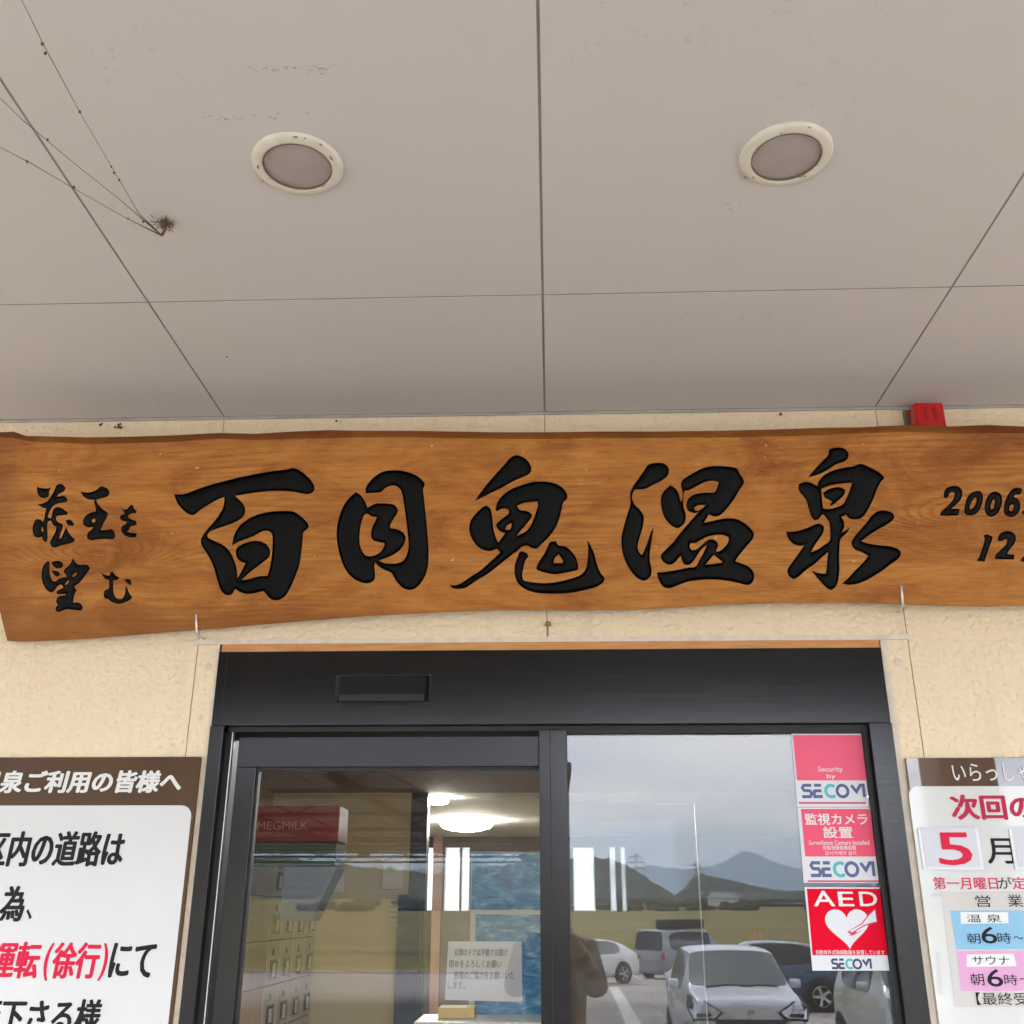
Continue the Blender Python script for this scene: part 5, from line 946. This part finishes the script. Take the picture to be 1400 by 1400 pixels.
top_px = [(-1.7529, 2.9347), (-1.6201, 2.9306), (-1.576, 2.9278), (-1.5206, 2.9161), (-1.4435, 2.9128), (-1.3556, 2.9072), (-1.2243, 2.9076), (-1.0935, 2.9101), (-0.9631, 2.9169), (-0.8546, 2.9111), (-0.7464, 2.9139), (-0.6385, 2.9145), (-0.5309, 2.9151), (-0.4021, 2.9133), (-0.2737, 2.9093), (-0.1457, 2.9053), (0.0031, 2.9032), (0.1514, 2.9033), (0.3202, 2.9009), (0.4884, 2.9006), (0.6559, 2.9004), (0.7812, 2.9028), (0.9062, 2.9074), (1.0306, 2.9077), (1.1546, 2.9039), (1.2576, 2.9024), (1.3604, 2.9009), (1.4837, 2.9033), (1.6469, 2.8968), (1.8099, 2.8986)]
bot_px = [(-1.5791, 2.3322), (-1.5357, 2.3298), (-1.4708, 2.3315), (-1.3413, 2.3369), (-1.2122, 2.3465), (-1.0621, 2.3581), (-0.9551, 2.3636), (-0.8483, 2.3733), (-0.7418, 2.3809), (-0.6355, 2.3885), (-0.5294, 2.396), (-0.4024, 2.4013), (-0.2757, 2.4066), (-0.1494, 2.4097), (-0.0026, 2.4085), (0.1437, 2.4073), (0.2688, 2.4084), (0.3936, 2.4157), (0.518, 2.4209), (0.642, 2.424), (0.7656, 2.423), (0.8887, 2.4219), (1.0114, 2.4168), (1.1336, 2.4117), (1.2353, 2.4088), (1.3368, 2.41), (1.4584, 2.4131), (1.6193, 2.4035), (1.78, 2.4022)]
top_bk = [(-1.7673, 2.9506), (-1.6294, 2.9486), (-1.5895, 2.9502), (-1.5514, 2.9365), (-1.4518, 2.9329), (-1.3634, 2.9294), (-1.2314, 2.9297), (-1.0998, 2.9322), (-0.9686, 2.9369), (-0.8594, 2.9331), (-0.7507, 2.9381), (-0.6421, 2.9409), (-0.5338, 2.9372), (-0.4043, 2.9353), (-0.2751, 2.9313), (-0.1464, 2.9272), (0.0033, 2.9251), (0.1525, 2.9251), (0.3223, 2.9226), (0.4915, 2.9223), (0.6601, 2.9242), (0.7861, 2.9266), (0.9117, 2.9269), (1.037, 2.9315), (1.1616, 2.9254), (1.2655, 2.9282), (1.3687, 2.9224), (1.4926, 2.9248), (1.6569, 2.9203), (1.8209, 2.9221)]
def catmull(P, sub=4, sharp=True):
    out = []; n = len(P)
    for i in range(n):
        p0, p1, p2, p3 = (Vector(P[(i + k - 1) % n]) for k in range(4))
        def ang(a, b, c):
            u, v = (b - a), (c - b)
            return u.angle(v) if u.length > 1e-6 and v.length > 1e-6 else 0
        t1 = (p2 - p0) * .5; t2 = (p3 - p1) * .5
        L = (p2 - p1).length
        for tt in (t1, t2):
            if tt.length > L * 1.0: tt *= L / tt.length
        if ang(p0, p1, p2) > R(62): t1 = (p2 - p1) * .6
        if ang(p1, p2, p3) > R(62): t2 = (p2 - p1) * .6
        for k in range(sub):
            s = k / sub; s2, s3 = s * s, s * s * s
            out.append(tuple(p1 * (2 * s3 - 3 * s2 + 1) + t1 * (s3 - 2 * s2 + s) + p2 * (-2 * s3 + 3 * s2) + t2 * (s3 - s2)))
    return out
def fill_mesh(name, loops, bevel=0, extrude=0, offset=0, res=3):
    c = bpy.data.curves.new(name, 'CURVE'); c.dimensions = '2D'; c.fill_mode = 'BOTH'
    for L in loops:
        s = c.splines.new('POLY'); s.points.add(len(L) - 1)
        for p, q in zip(s.points, L): p.co = (q[0], q[1], 0, 1)
        s.use_cyclic_u = True
    c.bevel_depth = bevel; c.bevel_resolution = res; c.extrude = extrude; c.offset = offset
    o = bpy.data.objects.new(name, c); COL.objects.link(o)
    dg = bpy.context.evaluated_depsgraph_get(); dg.update()
    me = bpy.data.meshes.new_from_object(o.evaluated_get(dg)); bpy.data.objects.remove(o); bpy.data.curves.remove(c)
    return me
bd = empty('name_board', (0, 0, 0)); tag(bd, 'long live-edged wooden name board with black carved Japanese characters', 'sign board')
loops = {k: [catmull([(x / 1000, z / 1000) for x, z in L]) for L in v] for k, v in GL.items()}
outer = top_px + bot_px[::-1]
front = [outer] + [L for v in loops.values() for L in v]
me = fill_mesh('board_face', front)
me2 = bpy.data.meshes.new('board_face')
me.update()
vs = [(v.co.x, BY, v.co.y) for v in me.vertices]
fs = []
for p in me.polygons:
    a = list(p.vertices)
    n_ = (Vector(vs[a[1]]) - Vector(vs[a[0]])).cross(Vector(vs[a[2]]) - Vector(vs[a[0]]))
    fs.append(a if n_.y < 0 else a[::-1])
me2.from_pydata(vs, [], fs); me2.materials.append(M_BOARD); link('board_face', me2, None, bd)
# chamfered live edge, underside and back
q = MB(); nT = len(top_px)
o2 = [(x, z) for x, z in outer]; nO = len(o2)
back = top_bk + [(x, z - .001) for x, z in bot_px][::-1]
for (x, z) in o2: q.v.append((x, BY, z))
for (x, z) in back: q.v.append((x, BY + .016 if (x, z) in top_bk else BY + .006, z))
for (x, z) in back: q.v.append((x, BB, z))
for i in range(nO):
    j = (i + 1) % nO
    q.f.append((i, j, nO + j, nO + i)); q.m.append(0); q.f.append((nO + i, nO + j, 2 * nO + j, 2 * nO + i)); q.m.append(0)
q.f.append(tuple(range(2 * nO, 3 * nO))); q.m.append(0)
q.build('live_edge', M_BARK, bd, smooth=False)
bm = bmesh.new(); bm.from_mesh(bd.children[-1].data); bmesh.ops.recalc_face_normals(bm, faces=list(bm.faces)); bm.to_mesh(bd.children[-1].data); bm.free()
# carved strokes: black side walls going in and a rounded black face inside
import numpy as np
from mathutils.geometry import delaunay_2d_cdt
DEP = .0085
big = {'hyaku', 'me', 'oni', 'on', 'sen'}
def pillow(LL, bv, step):
    segs = []; pts = []
    for L in LL:
        for a, b in zip(L, L[1:] + L[:1]): segs.append((*a, *b))
    Sg = np.array(segs)
    def dist(Q):
        Q = np.array(Q); out = np.full(len(Q), 1e9); ins = np.zeros(len(Q), int)
        for ax, ay, bx, by in Sg:
            dx, dy = bx - ax, by - ay; L2 = dx * dx + dy * dy + 1e-16
            t = np.clip(((Q[:, 0] - ax) * dx + (Q[:, 1] - ay) * dy) / L2, 0, 1)
            out = np.minimum(out, np.hypot(Q[:, 0] - ax - t * dx, Q[:, 1] - ay - t * dy))
            c = ((ay > Q[:, 1]) != (by > Q[:, 1])); xx = ax + (Q[:, 1] - ay) * dx / (dy if abs(dy) > 1e-12 else 1e-12)
            ins += (c & (Q[:, 0] < xx))
        return out, ins % 2 == 1
    cand = []
    for off in (bv * .35, bv * .7, bv):
        for ax, ay, bx, by in segs:
            mx_, my_ = (ax + bx) / 2, (ay + by) / 2; l = math.hypot(bx - ax, by - ay)
            if l < 1e-7: continue
            nx_, ny_ = -(by - ay) / l, (bx - ax) / l
            for sg in (1, -1): cand.append((mx_ + nx_ * off * sg, my_ + ny_ * off * sg, off))
    d, ins = dist([c[:2] for c in cand]); keep = [(c[0], c[1]) for c, dd, i_ in zip(cand, d, ins) if i_ and dd > c[2] * .93]
    xs_ = Sg[:, 0]; ys_ = Sg[:, 1]; gx = np.arange(xs_.min(), xs_.max(), step); gy = np.arange(ys_.min(), ys_.max(), step * .87)
    G_ = [(x + (step / 2 if j % 2 else 0), y) for j, y in enumerate(gy) for x in gx]
    d, ins = dist(G_); keep += [g_ for g_, dd, i_ in zip(G_, d, ins) if i_ and dd > bv * 1.25]
    V = []; Ed = []
    for L in LL:
        b = len(V); V += [Vector(p) for p in L]; Ed += [(b + k, b + (k + 1) % len(L)) for k in range(len(L))]
    V += [Vector(p) for p in keep]
    r = delaunay_2d_cdt(V, Ed, [], 0, 1e-6)
    vo, fo = r[0], r[2]
    cen = [((vo[f[0]].x + vo[f[1]].x + vo[f[2]].x) / 3, (vo[f[0]].y + vo[f[1]].y + vo[f[2]].y) / 3) for f in fo]
    _, ins = dist(cen); fo = [f for f, i_ in zip(fo, ins) if i_]
    d, _ = dist([tuple(v) for v in vo])
    return vo, fo, d
for k, LL in loops.items():
    q = MB()
    for L in LL:
        n_ = len(L); b = len(q.v)
        q.v += [(x, BY + .0002, z) for x, z in L] + [(x, BY + DEP + .001, z) for x, z in L]
        for i in range(n_): q.f.append((b + i, b + (i + 1) % n_, b + n_ + (i + 1) % n_, b + n_ + i)); q.m.append(0)
    ch = q.build('carved_character', M_GROOVE, bd)
    bg_ = k in big; bv = .0085 if bg_ else .0035
    vo, fo, d = pillow(LL, bv, .0065 if bg_ else .003)
    vs = []
    for v, dd in zip(vo, d):
        u = min(1.0, dd / bv); hgt = (1 - (1 - u) ** 2) * .80 + .20 * min(1, dd / (bv * 3.2))
        vs.append((v.x, BY + DEP * (1 - hgt) + .0010, v.y))
    fs = []
    for f in fo:
        a, b_, c_ = (Vector(vs[i]) for i in f[:3]); fs.append(f if (b_ - a).cross(c_ - a).y < 0 else f[::-1])
    me = bpy.data.meshes.new('stroke_face'); me.from_pydata(vs, [], fs); me.materials.append(M_BLACK)
    for p in me.polygons: p.use_smooth = True
    link('stroke_face', me, None, ch)
# the board leans out from the wall at its top edge, held by the hooks at its foot
PIV = Vector((0, -0.046, 2.36)); bd.location = PIV; bd.rotation_euler = (0.29, 0, 0)
for c_ in bd.children: c_.matrix_parent_inverse = Matrix.Translation(-PIV)
for x_ in (-1.3, 0.0, 1.3):
    MB().tube([(x_, -.004, 2.80), (x_, .1, 2.80)], .006, 8).build('back_stay', M_STEEL, bd)
    bd.children[-1].matrix_parent_inverse = Matrix.Translation(-PIV)
# hooks
for (xa, za, zb, lab) in ((((-1.0221, 2.4013))[0], ((-1.0221, 2.4013))[1], ((-1.0180, 2.3503))[1], 'bent steel hook holding the left lower edge of the name board'), (((0.9960, 2.4653))[0], ((0.9960, 2.4653))[1], ((1.0043, 2.4142))[1], 'bent steel hook holding the right lower edge of the name board')):
    yf = lambda z: -.0505 - .298 * (z - 2.36)
    pts = [(xa, yf(za), za), (xa + .001, yf((za + zb) / 2), (za + zb) / 2), (xa + .002, yf(zb) - .001, zb + .004), (xa + .004, yf(zb) + .004, zb - .004), (xa + .006, -.03, zb - .006), (xa + .010, .01, zb - .006)]
    h = MB().tube(pts, .0032, 10).build('board_hook', M_STEEL, None, smooth=True); tag(h, lab, 'hook', 'hooks under the name board')
# small fastener on the wall above the door
fa = empty('wall_fastener', (0, 0, 0)); tag(fa, 'tiny yellowed fastener with wire stub above the door header', 'fastener')
cx, cz = (-0.0052, 2.3803)
MB().lathe([(0.001, -.010), (.006, -.009), (.009, -.004), (.007, 0)], 'Y', (cx, 0, cz), 12).build('cap', mat('yellowed_cap', (0.55, 0.32, 0.08), 0.6, var=.5, vscale=90), fa, smooth=True)
q = MB(); q.tube([(cx, -.006, cz - .004), (cx + .001, -.004, cz - .036)], .0014, 5); q.tube([(cx - .004, -.008, cz - .004), (cx - .013, -.008, cz - .006)], .0014, 5); q.tube([(cx + .004, -.008, cz - .004), (cx + .013, -.008, cz - .006)], .0014, 5)
q.build('prongs', mat('dull_wire', (0.20, 0.17, 0.14), 0.5, .5), fa)
# red alarm lamp
al = empty('alarm_lamp', (0, 0, 0)); tag(al, 'red alarm lamp on the wall peeking over the name board', 'alarm lamp')
ax0, ax1, az0, az1 = (1.1142, 1.2046, 2.9668, 3.0492)
q = MB(); q.box(ax0, ax1, -.070, -.014, az1 - .095, az1); q.build('red_lens', mat('red_lens_plastic', (0.50, 0.004, 0.003), 0.22, coat=.4), al, bevel=.013, seg=4, smooth=True)
for k in range(2):
    xx = ax0 + (ax1 - ax0) * (.35 + .3 * k); MB().box(xx - .006, xx + .006, -.0712, -.060, az1 - .062, az1 - .018).build('lens_rib', mat('red_rib', (0.30, 0.002, 0.002), 0.35), al, bevel=.003)
box('mounting_base', (ax0 - .012, ax1 + .006, -.0135, -.0005, az1 - .085, az1 + .002), mat('base_grey', (0.16, 0.13, 0.11), 0.6), al, .003)

# ================================================================== CEILING DOWNLIGHTS
for (x, y, lab) in ((-0.5175, -1.179, 'left round downlight with yellowed ring and frosted lens'), (0.500, -1.173, 'right round downlight with a stained ring and frosted lens')):
    t = empty('downlight', (x, y, 3.065)); tag(t, lab, 'ceiling light', 'recessed porch downlights')
    MB().lathe([(.0945, .0), (.0945, -.005), (.092, -.0085), (.088, -.0095), (.076, -.0115), (.0715, -.0105), (.0700, -.004), (.0700, .002)], 'Z', n=72).build('trim_ring', M_TRIMRING, t, smooth=True)
    MB().lathe([(.0702, -.0042), (.05, -.0046), (.02, -.005), (.0005, -.005)], 'Z', n=64).build('lens', M_LENS, t, smooth=True)
    MB().lathe([(.0712, -.0112), (.0702, -.0108), (.0700, -.0045)], 'Z', n=64).build('ring_inner_gap', mat('ring_grime', (0.16, 0.12, 0.08), 0.9), t)  # dark brown band in the gap between trim ring and lens
    q = MB(); rr_ = random.Random(int(x * 1000))
    for k in range(9):
        a = rr_.uniform(0, 6.28); rad = rr_.choice((rr_.uniform(.076, .09), .0715, .0935)); s = rr_.uniform(.0008, .0026)
        bx_, by_ = rad * math.cos(a), rad * math.sin(a); tx, ty = -math.sin(a), math.cos(a); L = s * rr_.uniform(1.0, 3.5)
        q.tube([(bx_ - tx * L, by_ - ty * L, -.0112), (bx_, by_, -.0118), (bx_ + tx * L, by_ + ty * L, -.0112)], [s * .3, s, s * .3], 5)
    o = q.build('grime_spot', mat('grime', (0.30, 0.23, 0.16), 0.9), t); o['kind'] = 'stuff'

# ================================================================== COBWEB
cb = empty('cobweb', (0, 0, 0)); tag(cb, 'dusty cobweb strands with brown anchor knot on the ceiling at upper left', 'cobweb')
kn = Vector((-0.8733, -0.9848, 3.0350)); an = Vector((-0.8657, -0.9967, 3.0620))
strands = [[Vector((-0.8749, -1.6570, 3.0300)), Vector((-0.8840, -1.5422, 3.0300)), Vector((-0.8905, -1.3757, 3.0300)), Vector((-0.8918, -1.1826, 3.0300)), Vector((-0.8947, -1.0659, 3.0340)), kn],
           [Vector((-1.0288, -1.4355, 3.0300)), Vector((-1.0107, -1.3561, 3.0320)), Vector((-0.9663, -1.2371, 3.0320)), Vector((-0.9174, -1.1117, 3.0340)), kn],
           [Vector((-1.0997, -1.2980, 3.0300)), Vector((-1.0550, -1.2425, 3.0300)), Vector((-1.0032, -1.1606, 3.0320)), Vector((-0.9320, -1.0543, 3.0340)), kn]]
for i, s in enumerate(strands):
    MB().tube(s, [.0005, .0008, .0006, .0006, .0009, .0012][:len(s) - 1] + [.0018], 5).build('strand', M_WEB, cb)
q = MB()
def bead(p, s):
    q.lathe([(0.0001, -s * 1.4), (s * .8, -s * .6), (s, 0), (s * .7, s * .8), (0.0001, s * 1.3)], 'Z', tuple(p), 6)
for p, s in (((-0.8851, -1.5456, 3.0300), .0032), ((-0.8899, -1.5241, 3.0300), .0030), ((-0.8903, -1.3796, 3.0300), .003), ((-0.8923, -1.2236, 3.0300), .0022), ((-0.8934, -1.2056, 3.0300), .0026), ((-0.8918, -1.1826, 3.0300), .0026), ((-1.0584, -1.2449, 3.0300), .0028), ((-0.9870, -1.3066, 3.0300), .0022), ((-0.9972, -1.1629, 3.0300), .003), ((-0.9258, -1.0489, 3.0340), .0022), ((-0.8956, -1.0375, 3.0340), .0026)): bead(p, s)
q.build('dust_bead', M_WEB, cb, smooth=True)['kind'] = 'stuff'
q = MB(); q.lathe([(0.0001, -.010), (.007, -.007), (.011, -.002), (.008, .002)], 'Z', tuple(an), 9); q.tube([an, (an + kn) / 2 + Vector((.004, .002, 0)), kn], [.004, .003, .0038], 7)
for k in range(60):
    a = an + Vector((random.gauss(0, .009), random.gauss(0, .007), -abs(random.gauss(0, .004)))); b = a + Vector((random.gauss(0, .008), random.gauss(0, .008), random.gauss(0, .003)))
    b.z = min(b.z, 3.064); q.tube([a, b], .0009, 4)
q.build('anchor_knot', mat('knot_brown', (0.14, 0.075, 0.035), 0.95), cb)
# insect specks and nest crumbs on the wall above the board and on the soffit
M_SPECK = mat('dark_crumb', (0.12, 0.09, 0.05), 0.95)
def crumbs(pts, label, group=None):
    for (p, s, ax, lab) in pts:
        q = MB(); rr_ = random.Random(int(abs(p[0]) * 9999))
        for k in range(7):
            c_ = Vector(p) + Vector((rr_.gauss(0, s * .6), -abs(rr_.gauss(0, s * .15)) if ax == 'Y' else rr_.gauss(0, s * .3), rr_.gauss(0, s * .5) if ax == 'Y' else -abs(rr_.gauss(0, s * .1))))
            q.lathe([(0.0001, -s * .4), (s * .35, -s * .15), (s * .38, .1 * s), (0.0001, s * .45)], 'Z', tuple(c_), 6)
        o = q.build('nest_crumb', M_SPECK); tag(o, lab, 'debris', 'nest crumbs under the soffit')
W2 = lambda t: (t[0], -.002, t[1])
crumbs([(W2((-1.4221, 3.0468)), .008, 'Y', 'left one of two brown nest crumbs over the board left end'), (W2((-1.3617, 3.0380)), .010, 'Y', 'larger right one of two brown nest crumbs over the board left end'),
        (W2((-0.6651, 3.0474)), .006, 'Y', 'small brown nest crumb above the second large character'), (W2((0.7293, 3.0476)), .007, 'Y', 'brown nest crumb left of the alarm lamp above the board'),
        ((*(-0.9069, -0.3866, 3.0630)[:2], 3.0635), .004, 'Z', 'tiny dark speck on the soffit right of the left diagonal joint')], '')
# faint scuffs on the soffit
q = MB(); rr_ = random.Random(5)
for (cx_, cy_, cz_), n_, sx_, sy_ in (((-0.5326, -1.4402, 3.0648), 7, .012, .006), ((-0.4731, -1.4417, 3.0648), 16, .05, .004), ((-0.4193, -1.4237, 3.0648), 6, .014, .004), ((-0.5896, -1.3211, 3.0648), 16, .05, .008), ((0.4154, -1.0037, 3.0648), 6, .012, .008), ((-0.4266, -1.4347, 3.0648), 8, .03, .003)):
    for k in range(n_):
        x_, y_ = cx_ + rr_.gauss(0, sx_), cy_ + rr_.gauss(0, sy_); s = rr_.uniform(.0008, .0028)
        q.tube([(x_ - s * 1.5, y_, 3.0650), (x_, y_ + rr_.gauss(0, s), 3.0648), (x_ + s * 1.5, y_, 3.0650)], [s * .3, s * .5, s * .3], 4)
tag(q.build('soffit_scuffs', mat('scuff_grey', (0.42, 0.37, 0.31), 0.95)), 'faint grey scuff marks on the soffit above the left downlight', 'scuffs', kind='stuff')

# ================================================================== PHOTOGRAPHER (seen mirrored behind the post)
M_SKIN = mat('skin', (0.55, 0.33, 0.23), 0.55, spec=.4); M_HAIR = mat('dark_hair', (0.015, 0.011, 0.009), 0.6, bump=.5, bscale=80)
M_JACK = mat('brown_jacket', (0.20, 0.10, 0.045), 0.8, var=.35, vscale=7, bump=.4, bscale=12); M_TROU = mat('dark_trousers', (0.012, 0.012, 0.016), 0.85); M_SHOE = mat('black_shoe', (0.02, 0.02, 0.02), 0.5)
def skin(name, pts, edges, rad, m, parent, root=0, lev=2):
    me = bpy.data.meshes.new(name); me.from_pydata(pts, edges, []); o = bpy.data.objects.new(name, me); COL.objects.link(o)
    sk = o.modifiers.new('skin', 'SKIN'); sk.use_smooth_shade = True
    for i, r_ in enumerate(rad):
        v = me.skin_vertices[0].data[i]; v.radius = r_ if isinstance(r_, tuple) else (r_, r_); v.use_root = (i == root)
    ss = o.modifiers.new('sub', 'SUBSURF'); ss.levels = lev; ss.render_levels = lev
    dg = bpy.context.evaluated_depsgraph_get(); dg.update(); full = bpy.data.meshes.new_from_object(o.evaluated_get(dg)); bpy.data.objects.remove(o)
    full.materials.clear(); full.materials.append(m)
    for p in full.polygons: p.use_smooth = True; p.material_index = 0
    return link(name, full, None, parent)
pe = empty('person', (0.01, -3.30, 0)); tag(pe, 'person in a brown jacket photographing the board, mirrored beside the centre post', 'person')
P = [(0, 0, .95), (0, .01, 1.10), (0, .0, 1.25), (0, -.01, 1.40), (0, 0, 1.485), (0, .015, 1.56),      # pelvis .. neck
     (.10, 0, .88), (.11, .02, .50), (.12, -.02, .09), (.13, .12, .04), (-.10, 0, .88), (-.11, .02, .50), (-.12, -.02, .09), (-.13, .12, .04),
     (.18, -.01, 1.405), (.235, .05, 1.18), (.12, .28, 1.42), (.075, .325, 1.50), (-.18, -.01, 1.405), (-.235, .05, 1.18), (-.12, .28, 1.42), (-.075, .325, 1.50)]
E_ = [(0, 1), (1, 2), (2, 3), (3, 4), (4, 5), (0, 6), (6, 7), (7, 8), (8, 9), (0, 10), (10, 11), (11, 12), (12, 13), (3, 14), (14, 15), (15, 16), (16, 17), (3, 18), (18, 19), (19, 20), (20, 21)]
RD = [(.155, .115), (.14, .105), (.16, .115), (.17, .115), (.075, .07), (.058, .058), (.09, .09), (.062, .062), (.045, .045), (.04, .035), (.09, .09), (.062, .062), (.045, .045), (.04, .035), (.07, .07), (.055, .055), (.042, .042), (.028, .024), (.07, .07), (.055, .055), (.042, .042), (.028, .024)]
body = skin('body', P, E_, RD, M_SKIN, pe)
JP = P[1:5] + [P[14], P[15], P[16], P[18], P[19], P[20], (0, 0, .86)]
skin('jacket', JP, [(0, 1), (1, 2), (2, 3), (2, 4), (4, 5), (5, 6), (2, 7), (7, 8), (8, 9), (0, 10)], [(.18, .14), (.185, .145), (.19, .135), (.085, .08), (.085, .08), (.07, .07), (.052, .052), (.085, .08), (.07, .07), (.052, .052), (.19, .15)], M_JACK, pe, 0)
TP = [(0, 0, .93)] + P[6:9] + P[10:13]
skin('trousers', TP, [(0, 1), (1, 2), (2, 3), (0, 4), (4, 5), (5, 6)], [(.16, .125), .105, .078, .065, .105, .078, .065], M_TROU, pe, 0)
for s in (-1, 1):
    skin('shoe', [(s * .12, -.06, .045), (s * .125, .06, .05), (s * .13, .17, .035)], [(0, 1), (1, 2)], [.045, .05, .035], M_SHOE, pe)
hd = skin('head', [(0, -.01, 1.585), (0, 0, 1.63), (0, .005, 1.70), (0, .0, 1.76)], [(0, 1), (1, 2), (2, 3)], [(.055, .06), (.068, .085), (.075, .092), (.05, .065)], M_SKIN, pe, 0)
skin('nose', [(0, .082, 1.675), (0, .098, 1.652)], [(0, 1)], [.012, .015], M_SKIN, hd, 0, 1)
for s in (-1, 1):
    skin('ear', [(s * .078, .0, 1.69), (s * .083, -.004, 1.66)], [(0, 1)], [.014, .011], M_SKIN, hd, 0, 1)
    MB().lathe([(0.0005, .010), (.008, .006), (.010, 0)], 'Y', (s * .031, .072, 1.688), 12).build('eye', M_PLAS, hd, smooth=True)
MB().box(-.024, .024, .070, .086, 1.612, 1.618).build('mouth', mat('lips', (0.35, 0.12, 0.10), .5), hd, bevel=.002)
skin('hair', [(0, -.045, 1.665), (0, -.03, 1.74), (0, .03, 1.785)], [(0, 1), (1, 2)], [(.078, .07), (.085, .085), (.06, .05)], M_HAIR, pe, 0)
# hands closing round the phone, five fingers each
for s in (-1, 1):
    hp_, ed, rd = [(s * .075, .325, 1.50), (s * .070, .340, 1.545)], [(0, 1)], [.026, .030]
    skin('palm', hp_, ed, rd, M_SKIN, body, 0)
    for k in range(4):
        z = 1.565 + k * .017; L = (1.0, 1.1, 1.05, .85)[k]
        skin('finger', [(s * .068, .345, z - .012), (s * .080, .362, z), (s * (.080 - .020 * L), .378, z + .002), (s * (.078 - .040 * L), .376, z + .002)], [(0, 1), (1, 2), (2, 3)], [.010, .009, .0085, .0075], M_SKIN, body, 0, 1)
    skin('thumb', [(s * .066, .330, 1.545), (s * .052, .332, 1.572), (s * .040, .340, 1.592)], [(0, 1), (1, 2)], [.012, .011, .009], M_SKIN, body, 0, 1)
ph = empty('smartphone', (0.01, -2.945, 1.60)); tag(ph, 'dark smartphone held up in both hands by the mirrored photographer', 'phone')
MB().box(-.075, .075, -.004, .004, -.037, .037).build('phone_body', M_PLAS, ph, bevel=.003)
for dx in (.052,): MB().lathe([(0.0005, .0062), (.008, .0062), (.009, .0042)], 'Y', (dx, 0, .02), 16).build('phone_lens', M_DGLASS, ph)

# ================================================================== HAZE over the land
hz = MB().box(-6100, 6100, -7300, 6100, -3.0, 400).build('haze', bpy.data.materials.new('air_haze'))
hm = hz.data.materials[0]; hm.use_nodes = True; ht = hm.node_tree; ht.nodes.clear()
ho = ht.nodes.new('ShaderNodeOutputMaterial'); hv = ht.nodes.new('ShaderNodeVolumePrincipled')
hv.inputs['Color'].default_value = (0.62, 0.78, 1.0, 1); hv.inputs['Density'].default_value = 0.00023; hv.inputs['Anisotropy'].default_value = 0.2
ht.links.new(hv.outputs[0], ho.inputs['Volume'])
tag(hz, kind='stuff')
